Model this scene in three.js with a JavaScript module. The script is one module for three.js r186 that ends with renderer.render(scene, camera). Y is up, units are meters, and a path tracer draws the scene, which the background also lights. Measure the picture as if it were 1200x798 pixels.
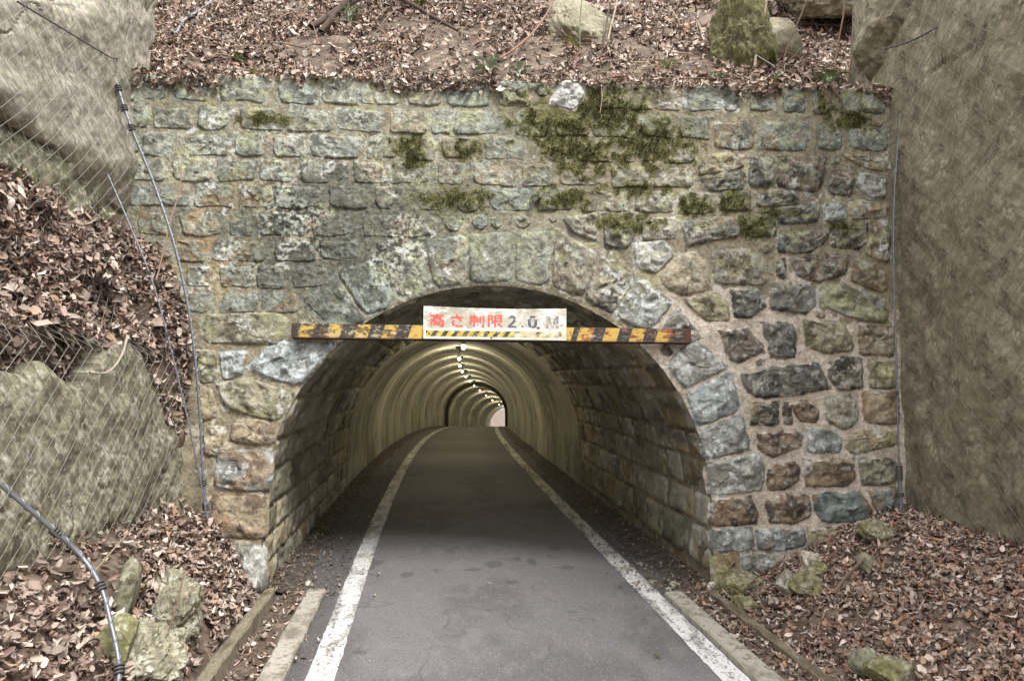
import * as THREE from 'three';
import { mergeGeometries, mergeVertices, toCreasedNormals } from 'three/addons/utils/BufferGeometryUtils.js';
import { RoundedBoxGeometry } from 'three/addons/geometries/RoundedBoxGeometry.js';

// ---------------------------------------------------------------- camera, sky, sun, exposure
const scene = new THREE.Scene();
const camera = new THREE.PerspectiveCamera(53.0, 1024 / 680, 0.05, 900);
camera.position.set(-0.07, 1.6, 5.71);
camera.lookAt(0.417, 2.435, -4.243);
const renderer = new THREE.WebGLRenderer({ antialias: true });
renderer.toneMapping = THREE.LinearToneMapping;
renderer.toneMappingExposure = 3.3;
renderer.shadowMap.enabled = true;
{ // overcast daylight under a leafless wood
  const w = 128, h = 64, d = new Float32Array(w * h * 4);
  for (let j = 0; j < h; j++) for (let i = 0; i < w; i++) {
    const el = ((j + 0.5) / h - 0.5) * Math.PI, k = (j * w + i) * 4;
    const L = el > 0 ? 0.34 + 0.76 * Math.sin(el) : 0.16;
    d[k] = L * 0.985; d[k + 1] = L * 1.0; d[k + 2] = L * 1.01; d[k + 3] = 1;
  }
  const sky = new THREE.DataTexture(d, w, h, THREE.RGBAFormat, THREE.FloatType);
  sky.mapping = THREE.EquirectangularReflectionMapping; sky.magFilter = THREE.LinearFilter; sky.minFilter = THREE.LinearFilter;
  sky.needsUpdate = true; scene.background = sky; scene.environment = sky;
}
const sun = new THREE.DirectionalLight(new THREE.Color().setRGB(1, 0.985, 0.95), 1.4);
sun.position.set(5, 13, 8); sun.target.position.set(0, 1.5, 0); sun.castShadow = true; sun.shadow.radius = 30;
sun.shadow.mapSize.set(2048, 2048);
Object.assign(sun.shadow.camera, { left: -9, right: 9, top: 9, bottom: -9, near: 1, far: 40 });
scene.add(sun, sun.target);

// ---------------------------------------------------------------- helpers
let seed = 12345;
const rnd = () => { seed = (seed * 1664525 + 1013904223) >>> 0; return seed / 4294967296; };
const rr = (a, b) => a + (b - a) * rnd();
const clamp = (x, a = 0, b = 1) => x < a ? a : x > b ? b : x;
const sm = (a, b, x) => { const t = clamp((x - a) / (b - a)); return t * t * (3 - 2 * t); };
const lerp = (a, b, t) => a + (b - a) * t;
const mix3 = (a, b, t) => [a[0] + (b[0] - a[0]) * t, a[1] + (b[1] - a[1]) * t, a[2] + (b[2] - a[2]) * t];
const hsh = (x, y, z) => { let h = Math.imul(x, 374761393) ^ Math.imul(y, 668265263) ^ Math.imul(z, 2147483647 - 58713); h = Math.imul(h ^ (h >>> 13), 1274126177); h ^= h >>> 16; return (h >>> 0) / 4294967296; };
function vn(x, y, z = 0) { // value noise 0..1
  const xi = Math.floor(x), yi = Math.floor(y), zi = Math.floor(z);
  let fx = x - xi, fy = y - yi, fz = z - zi;
  fx = fx * fx * (3 - 2 * fx); fy = fy * fy * (3 - 2 * fy); fz = fz * fz * (3 - 2 * fz);
  const l = (a, b, t) => a + (b - a) * t;
  const a = l(l(hsh(xi, yi, zi), hsh(xi + 1, yi, zi), fx), l(hsh(xi, yi + 1, zi), hsh(xi + 1, yi + 1, zi), fx), fy);
  if (fz === 0) return a;
  const b = l(l(hsh(xi, yi, zi + 1), hsh(xi + 1, yi, zi + 1), fx), l(hsh(xi, yi + 1, zi + 1), hsh(xi + 1, yi + 1, zi + 1), fx), fy);
  return l(a, b, fz);
}
function vn2(x, y, sd) {
  const xi = Math.floor(x), yi = Math.floor(y); let fx = x - xi, fy = y - yi; fx = fx * fx * (3 - 2 * fx); fy = fy * fy * (3 - 2 * fy);
  const a = hsh(xi, yi, sd), b = hsh(xi + 1, yi, sd), c = hsh(xi, yi + 1, sd), d = hsh(xi + 1, yi + 1, sd); const p = a + (b - a) * fx; return p + (c + (d - c) * fx - p) * fy;
}
function fbm(x, y, z, o = 4) { // a whole-number z is only a seed
  let s = 0, a = 0.5, t = 0; const flat = Number.isInteger(z);
  for (let i = 0; i < o; i++) { s += a * (flat ? vn2(x, y, z * 7 + i) : vn(x, y, z)); t += a; a *= 0.5; x = x * 2.03 + 17.1; y = y * 2.03 + 5.7; if (!flat) z = z * 2.03 + 9.2; }
  return s / t;
}
function pv(x, y, p, sd = 0) { // tileable value noise, period p
  const xi = Math.floor(x), yi = Math.floor(y); let fx = x - xi, fy = y - yi;
  fx = fx * fx * (3 - 2 * fx); fy = fy * fy * (3 - 2 * fy);
  const m = (v) => ((v % p) + p) % p, l = (a, b, t) => a + (b - a) * t;
  return l(l(hsh(m(xi), m(yi), sd), hsh(m(xi + 1), m(yi), sd), fx), l(hsh(m(xi), m(yi + 1), sd), hsh(m(xi + 1), m(yi + 1), sd), fx), fy);
}
function pf(u, v, p, o, sd = 0) { let s = 0, a = 0.5, t = 0; for (let i = 0; i < o; i++) { s += a * pv(u * p, v * p, p, sd + i); t += a; a *= 0.55; p *= 2; } return s / t; }
function sfacet(x, y, sz, sd) { // the same with softened edges
  const X = x / sz, Y = y / sz, xi = Math.floor(X), yi = Math.floor(Y); let W = 0, h = 0;
  for (let i = -1; i < 3; i++) for (let j = -1; j < 3; j++) { const a = xi + i - 0, b = yi + j - 0, cx = a + hsh(a, b, sd) - 0.5, cy = b + hsh(a, b, sd + 1) - 0.5, dx = X - cx, dy = Y - cy, w = Math.exp(-9 * (dx * dx + dy * dy)); W += w; h += w * (hsh(a, b, sd + 2) - 0.5 + dx * (hsh(a, b, sd + 3) - 0.5) * 1.6 + dy * (hsh(a, b, sd + 4) - 0.5) * 1.6); }
  return h / (W + 1e-9);
}
function lowpoly(x, y, sz, sd) { // flat facets meeting in creases
  const wx = x + (fbm(x * 1.7 / sz, y * 1.7 / sz, sd + 40, 2) - 0.5) * sz * 0.7, wy = y + (fbm(x * 1.7 / sz, y * 1.7 / sz, sd + 41, 2) - 0.5) * sz * 0.7;
  const X = (wx * 0.87 + wy * 0.5) / sz, Y = (wy * 0.87 - wx * 0.5) / sz, i = Math.floor(X), j = Math.floor(Y), fx = X - i, fy = Y - j;
  const a = hsh(i, j, sd), b = hsh(i + 1, j, sd), c = hsh(i, j + 1, sd), d = hsh(i + 1, j + 1, sd);
  return (fx + fy < 1 ? a + fx * (b - a) + fy * (c - a) : d + (1 - fx) * (c - d) + (1 - fy) * (b - d)) - 0.5;
}
function facet(x, y, sz, sd) { // chipped planes: height and cell edge
  const X = x / sz, Y = y / sz, xi = Math.floor(X), yi = Math.floor(Y); let best = 9, h = 0;
  for (let i = -1; i < 2; i++) for (let j = -1; j < 2; j++) {
    const cx = xi + i + hsh(xi + i, yi + j, sd), cy = yi + j + hsh(xi + i, yi + j, sd + 1), dx = X - cx, dy = Y - cy, d = dx * dx + dy * dy;
    if (d < best) { best = d; h = hsh(xi + i, yi + j, sd + 2) - 0.5 + dx * (hsh(xi + i, yi + j, sd + 3) - 0.5) * 1.3 + dy * (hsh(xi + i, yi + j, sd + 4) - 0.5) * 1.3; }
  }
  return h;
}
const LUT = new Uint8Array(4097); for (let i = 0; i <= 4096; i++) { const c = i / 4096; LUT[i] = Math.round(255 * (c <= 0.0031308 ? 12.92 * c : 1.055 * Math.pow(c, 1 / 2.4) - 0.055)); }
function tex(w, h, fn, repeat = true, bump = false) {
  const d = new Uint8Array(w * h * 4);
  for (let j = 0; j < h; j++) for (let i = 0; i < w; i++) {
    const c = fn((i + 0.5) / w, (j + 0.5) / h, i, j), k = (j * w + i) * 4;
    if (bump) { d[k] = d[k + 1] = d[k + 2] = clamp(c) * 255; } else { d[k] = LUT[clamp(c[0]) * 4096 | 0]; d[k + 1] = LUT[clamp(c[1]) * 4096 | 0]; d[k + 2] = LUT[clamp(c[2]) * 4096 | 0]; }
    d[k + 3] = 255;
  }
  const t = new THREE.DataTexture(d, w, h, THREE.RGBAFormat); t.magFilter = THREE.LinearFilter; t.minFilter = THREE.LinearFilter;
  if (repeat) t.wrapS = t.wrapT = THREE.RepeatWrapping; if (!bump) t.colorSpace = THREE.SRGBColorSpace; t.needsUpdate = true; return t;
}
function canvasTex(w, h, draw) { const c = document.createElement('canvas'); c.width = w; c.height = h; draw(c.getContext('2d'), w, h); const t = new THREE.CanvasTexture(c); t.colorSpace = THREE.SRGBColorSpace; return t; }
const lin = (r, g, b) => new THREE.Color().setRGB(r, g, b);
const mat = (o) => new THREE.MeshStandardMaterial({ roughness: 0.92, side: THREE.DoubleSide, ...o });
const taken = {};
const numbered = (n) => { const k = taken[n] = (taken[n] ?? -1) + 1; return k ? n + '_' + String(k).padStart(3, '0') : n; };
function put(name, geo, m, parent, label, category, group, kind) {
  const o = new THREE.Mesh(geo, m); o.castShadow = o.receiveShadow = true;
  o.name = parent ? name : numbered(name); (parent || scene).add(o);
  if (label) o.userData.label = label; if (category) o.userData.category = category; if (group) o.userData.group = group; if (kind) o.userData.kind = kind;
  return o;
}
function thing(name, label, category, pos = [0, 0, 0], group) { const g = new THREE.Group(); g.name = numbered(name); g.position.set(...pos); g.userData = { label, category }; if (group) g.userData.group = group; scene.add(g); return g; }
const setting = (name, geo, m, label) => put(name, geo, m, null, label, name.split('_')[0], null, 'structure');
function grid(nu, nv, fn, uvf) { // fn(u,v) -> [x,y,z]; uvf(u,v,p) -> [u,v]
  const P = [], U = [], I = [];
  for (let j = 0; j <= nv; j++) for (let i = 0; i <= nu; i++) { const p = fn(i / nu, j / nv); P.push(...p); U.push(...(uvf ? uvf(i / nu, j / nv, p) : [i / nu, j / nv])); }
  for (let j = 0; j < nv; j++) for (let i = 0; i < nu; i++) { const a = j * (nu + 1) + i, b = a + 1, c = a + nu + 1, d = c + 1; I.push(a, b, d, a, d, c); }
  const g = new THREE.BufferGeometry(); g.setAttribute('position', new THREE.Float32BufferAttribute(P, 3)); g.setAttribute('uv', new THREE.Float32BufferAttribute(U, 2)); g.setIndex(I); g.computeVertexNormals(); return g;
}
const V3 = (p) => new THREE.Vector3(...p);
function tube(pts, r0, r1 = r0, sides = 7, wob = 0) { // tapered tube through points
  const c = new THREE.CatmullRomCurve3(pts.map(V3)), n = Math.max(6, pts.length * 6), fr = c.computeFrenetFrames(n), P = [], U = [], I = [];
  const L = c.getLength();
  for (let i = 0; i <= n; i++) { const p = c.getPointAt(i / n), N = fr.normals[i], B = fr.binormals[i];
    for (let k = 0; k <= sides; k++) { const a = k / sides * Math.PI * 2, r = lerp(r0, r1, i / n) * (1 + wob * (vn(i * 0.9, k % sides, 3) - 0.5)); P.push(p.x + r * (Math.cos(a) * N.x + Math.sin(a) * B.x), p.y + r * (Math.cos(a) * N.y + Math.sin(a) * B.y), p.z + r * (Math.cos(a) * N.z + Math.sin(a) * B.z)); U.push(k / sides, i / n * L); } }
  for (let i = 0; i < n; i++) for (let k = 0; k < sides; k++) { const a = i * (sides + 1) + k, b = a + 1, d = a + sides + 1; I.push(a, b, d + 1, a, d + 1, d); }
  const g = new THREE.BufferGeometry(); g.setAttribute('position', new THREE.Float32BufferAttribute(P, 3)); g.setAttribute('uv', new THREE.Float32BufferAttribute(U, 2)); g.setIndex(I); g.computeVertexNormals(); return g;
}
function box(w, h, d, x = 0, y = 0, z = 0, r = 0.004) { const g = new RoundedBoxGeometry(w, h, d, 2, Math.min(r, w / 2.1, h / 2.1, d / 2.1)); g.translate(x, y, z); return g; }
function boxUV(g, k = 1) { // uv in metres, by the way each vertex mostly faces
  const p = g.attributes.position, n = g.attributes.normal, u = new Float32Array(p.count * 2);
  for (let i = 0; i < p.count; i++) { const ax = Math.abs(n.getX(i)), ay = Math.abs(n.getY(i)), az = Math.abs(n.getZ(i)); const X = p.getX(i), Y = p.getY(i), Z = p.getZ(i);
    if (ay > ax && ay > az) { u[2 * i] = X * k; u[2 * i + 1] = Z * k; } else if (ax > az) { u[2 * i] = Z * k; u[2 * i + 1] = Y * k; } else { u[2 * i] = X * k; u[2 * i + 1] = Y * k; } }
  g.setAttribute('uv', new THREE.BufferAttribute(u, 2)); return g;
}
// angular boulder: cut by random planes, roughened; centred on the origin
function boulder(rx, ry, rz, sd, det = 20, planes = 11, rough = 0.05) {
  const N = []; for (let i = 0; i < planes; i++) { const a = hsh(i, sd, 1) * 6.283, c = hsh(i, sd, 2) * 2 - 1, s = Math.sqrt(1 - c * c); N.push([s * Math.cos(a), c, s * Math.sin(a), 0.72 + 0.3 * hsh(i, sd, 3)]); }
  const g = mergeVertices(new THREE.IcosahedronGeometry(1, det).deleteAttribute('uv').deleteAttribute('normal')), p = g.attributes.position;
  for (let i = 0; i < p.count; i++) {
    const x = p.getX(i), y = p.getY(i), z = p.getZ(i); let r = 1.12;
    for (const n of N) { const d = n[0] * x + n[1] * y + n[2] * z; if (d > 0.05) r = Math.min(r, n[3] / d); }
    r *= 1 + rough * ((fbm(x * 3 + sd, y * 3, z * 3, 4) - 0.5) * 2.4 + (fbm(x * 14, y * 14 + sd, z * 14, 2) - 0.5) * 0.7);
    p.setXYZ(i, x * r * rx, y * r * ry, z * r * rz);
  }
  g.computeVertexNormals(); const q = toCreasedNormals(g, 0.6); return boxUV(q);
}

// ---------------------------------------------------------------- the line of the road and tunnel (s runs into the hill, z = -s)
const roadX = (s) => 0.117 - 0.0711 * s + 0.0019 * s * s * (s > 0 ? 1 : 0);
const axisX = (s) => 0.035 - 0.0711 * s + 0.0019 * s * s * (s > 0 ? 1 : 0);
const roadY = (s) => s < 0 ? 0.0358 * s : s < 50 ? 0.0358 * s - 0.0011 * s * s : -0.96 - 0.0742 * (s - 50);
const R = 1.84, SPRING = 0.70, MOUTHX = 0.035, END = 62;
const PER = 2 * SPRING + Math.PI * R; // developed length of the vault, left foot to right foot
function vault(a, r = R) { // a: metres along the developed profile, -> [dx, dy] from axis foot
  const k = r / R; if (a < SPRING) return [-r, a]; const b = (a - SPRING) / R; if (b < Math.PI) return [-r * Math.cos(b), SPRING + r * Math.sin(b)]; return [r, SPRING - (a - SPRING - Math.PI * R)];
}
const vp = (a, s, off = 0) => { const q = vault(a, R - off); return [axisX(s) + q[0], roadY(s) + q[1], -s]; };

// ---------------------------------------------------------------- textures
const T = {};
{
  T.rockBump = tex(512, 512, (u, v) => { const a = pf(u, v, 6, 6, 3), b = Math.abs(pf(u, v, 12, 4, 9) - 0.5) * 2; return a * 0.75 + 0.25 * (1 - b); }, true, true);
  T.grainBump = tex(512, 512, (u, v) => 0.5 * pv(u * 128, v * 128, 128, 4) + 0.35 * pv(u * 64, v * 64, 64, 5) + 0.15 * pf(u, v, 8, 3, 6), true, true);
  const rockTex = (base, dark, light, moss, mk, sd, con = 1) => tex(512, 512, (u, v) => {
    const a = pf(u, v, 4, 6, sd), b = pf(u, v, 10, 5, sd + 20), c = pf(u, v, 40, 3, sd + 40), m = pf(u, v, 3, 5, sd + 60);
    let k = mix3(base, dark, sm(0.5, 0.72, b)); k = mix3(k, light, sm(0.52, 0.68, a) * sm(0.35, 0.6, c));
    k = mix3(k, moss, sm(0.5, 0.62, m + 0.16 * (c - 0.5)) * mk);
    const sp = pf(u, v, 26, 3, sd + 90); k = mix3(k, light, sm(0.6, 0.66, sp) * 0.7 * con); k = mix3(k, dark, sm(0.58, 0.66, pf(u, v, 17, 4, sd + 95)) * 0.75 * con);
    const g = (0.87 - 0.57 * con + (0.25 + 0.9 * con) * c) * (0.82 + 0.5 * hsh(u * 512 | 0, v * 512 | 0, sd) * pv(u * 128, v * 128, 128, sd + 80)); return [k[0] * g, k[1] * g, k[2] * g];
  });
  T.rockPale = rockTex([0.33, 0.30, 0.24], [0.16, 0.14, 0.11], [0.50, 0.47, 0.40], [0.2, 0.19, 0.1], 0.35, 101);
  T.rockOlive = rockTex([0.25, 0.235, 0.16], [0.12, 0.11, 0.07], [0.42, 0.40, 0.31], [0.16, 0.165, 0.06], 0.75, 202);
  T.rockSlab = rockTex([0.29, 0.265, 0.185], [0.13, 0.115, 0.075], [0.44, 0.415, 0.335], [0.19, 0.185, 0.09], 0.5, 252);
  T.rockFace = rockTex([0.36, 0.33, 0.27], [0.22, 0.195, 0.155], [0.46, 0.43, 0.365], [0.26, 0.24, 0.15], 0.4, 262, 0.7);
  T.rockBrown = rockTex([0.245, 0.213, 0.148], [0.125, 0.107, 0.072], [0.36, 0.32, 0.235], [0.20, 0.185, 0.12], 0.6, 303, 0.45);
  T.rockMoss = rockTex([0.32, 0.29, 0.185], [0.17, 0.15, 0.095], [0.43, 0.40, 0.28], [0.23, 0.22, 0.09], 0.9, 404);
  T.concrete = tex(1024, 1024, (u, v) => { // streaked, stained old lining; v runs along the bore, u up the wall
    const a = pf(u, v, 5, 6, 501), b = pf(u * 1, v, 24, 4, 502), st = pv(u * 6, v * 60, 60, 503) * 0.6 + pv(u * 12, v * 120, 120, 504) * 0.4, c = pf(u, v, 90, 2, 505);
    let k = mix3([0.36, 0.34, 0.275], [0.195, 0.182, 0.14], sm(0.45, 0.75, a)); k = mix3(k, [0.48, 0.455, 0.36], sm(0.58, 0.78, b) * 0.7);
    k = mix3(k, [0.15, 0.135, 0.09], sm(0.5, 0.8, st) * 0.14); const g = 0.8 + 0.4 * c; return [k[0] * g, k[1] * g, k[2] * g];
  });
  T.liningStone = tex(1024, 1024, (u, v) => {
    const a = pf(u, v, 6, 6, 601), b = pf(u, v, 20, 5, 602), c = pf(u, v, 80, 2, 603), w = pf(u, v, 4, 4, 604);
    let k = mix3([0.27, 0.255, 0.20], [0.11, 0.10, 0.085], sm(0.45, 0.7, a)); k = mix3(k, [0.42, 0.42, 0.37], sm(0.56, 0.72, b) * 0.8);
    k = mix3(k, [0.26, 0.20, 0.10], sm(0.55, 0.7, w) * 0.6); const g = 0.75 + 0.5 * c; return [k[0] * g, k[1] * g, k[2] * g];
  });
  T.soil = tex(512, 512, (u, v) => { const a = pf(u, v, 8, 6, 701), c = pf(u, v, 80, 3, 702); const k = mix3([0.085, 0.06, 0.042], [0.17, 0.125, 0.09], sm(0.4, 0.7, a)), g = 0.5 + c; return [k[0] * g, k[1] * g, k[2] * g]; });
  T.cement = tex(512, 512, (u, v) => { const a = pf(u, v, 6, 6, 711), c = pf(u, v, 90, 3, 712), d = pf(u, v, 30, 4, 713); let k = mix3([0.36, 0.33, 0.28], [0.19, 0.165, 0.125], sm(0.45, 0.72, a)); k = mix3(k, [0.12, 0.1, 0.07], sm(0.6, 0.75, d) * 0.7); const g = 0.7 + 0.6 * c; return [k[0] * g, k[1] * g, k[2] * g]; });
  T.asphalt = tex(512, 512, (u, v) => { const c = hsh(u * 512 | 0, v * 512 | 0, 5), d = pv(u * 170, v * 170, 170, 7), a = pf(u, v, 4, 5, 721); const g = (0.6 + 0.45 * c + 0.35 * d) * (0.8 + 0.4 * a); return [0.137 * g, 0.127 * g, 0.13 * g]; });
}

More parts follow.
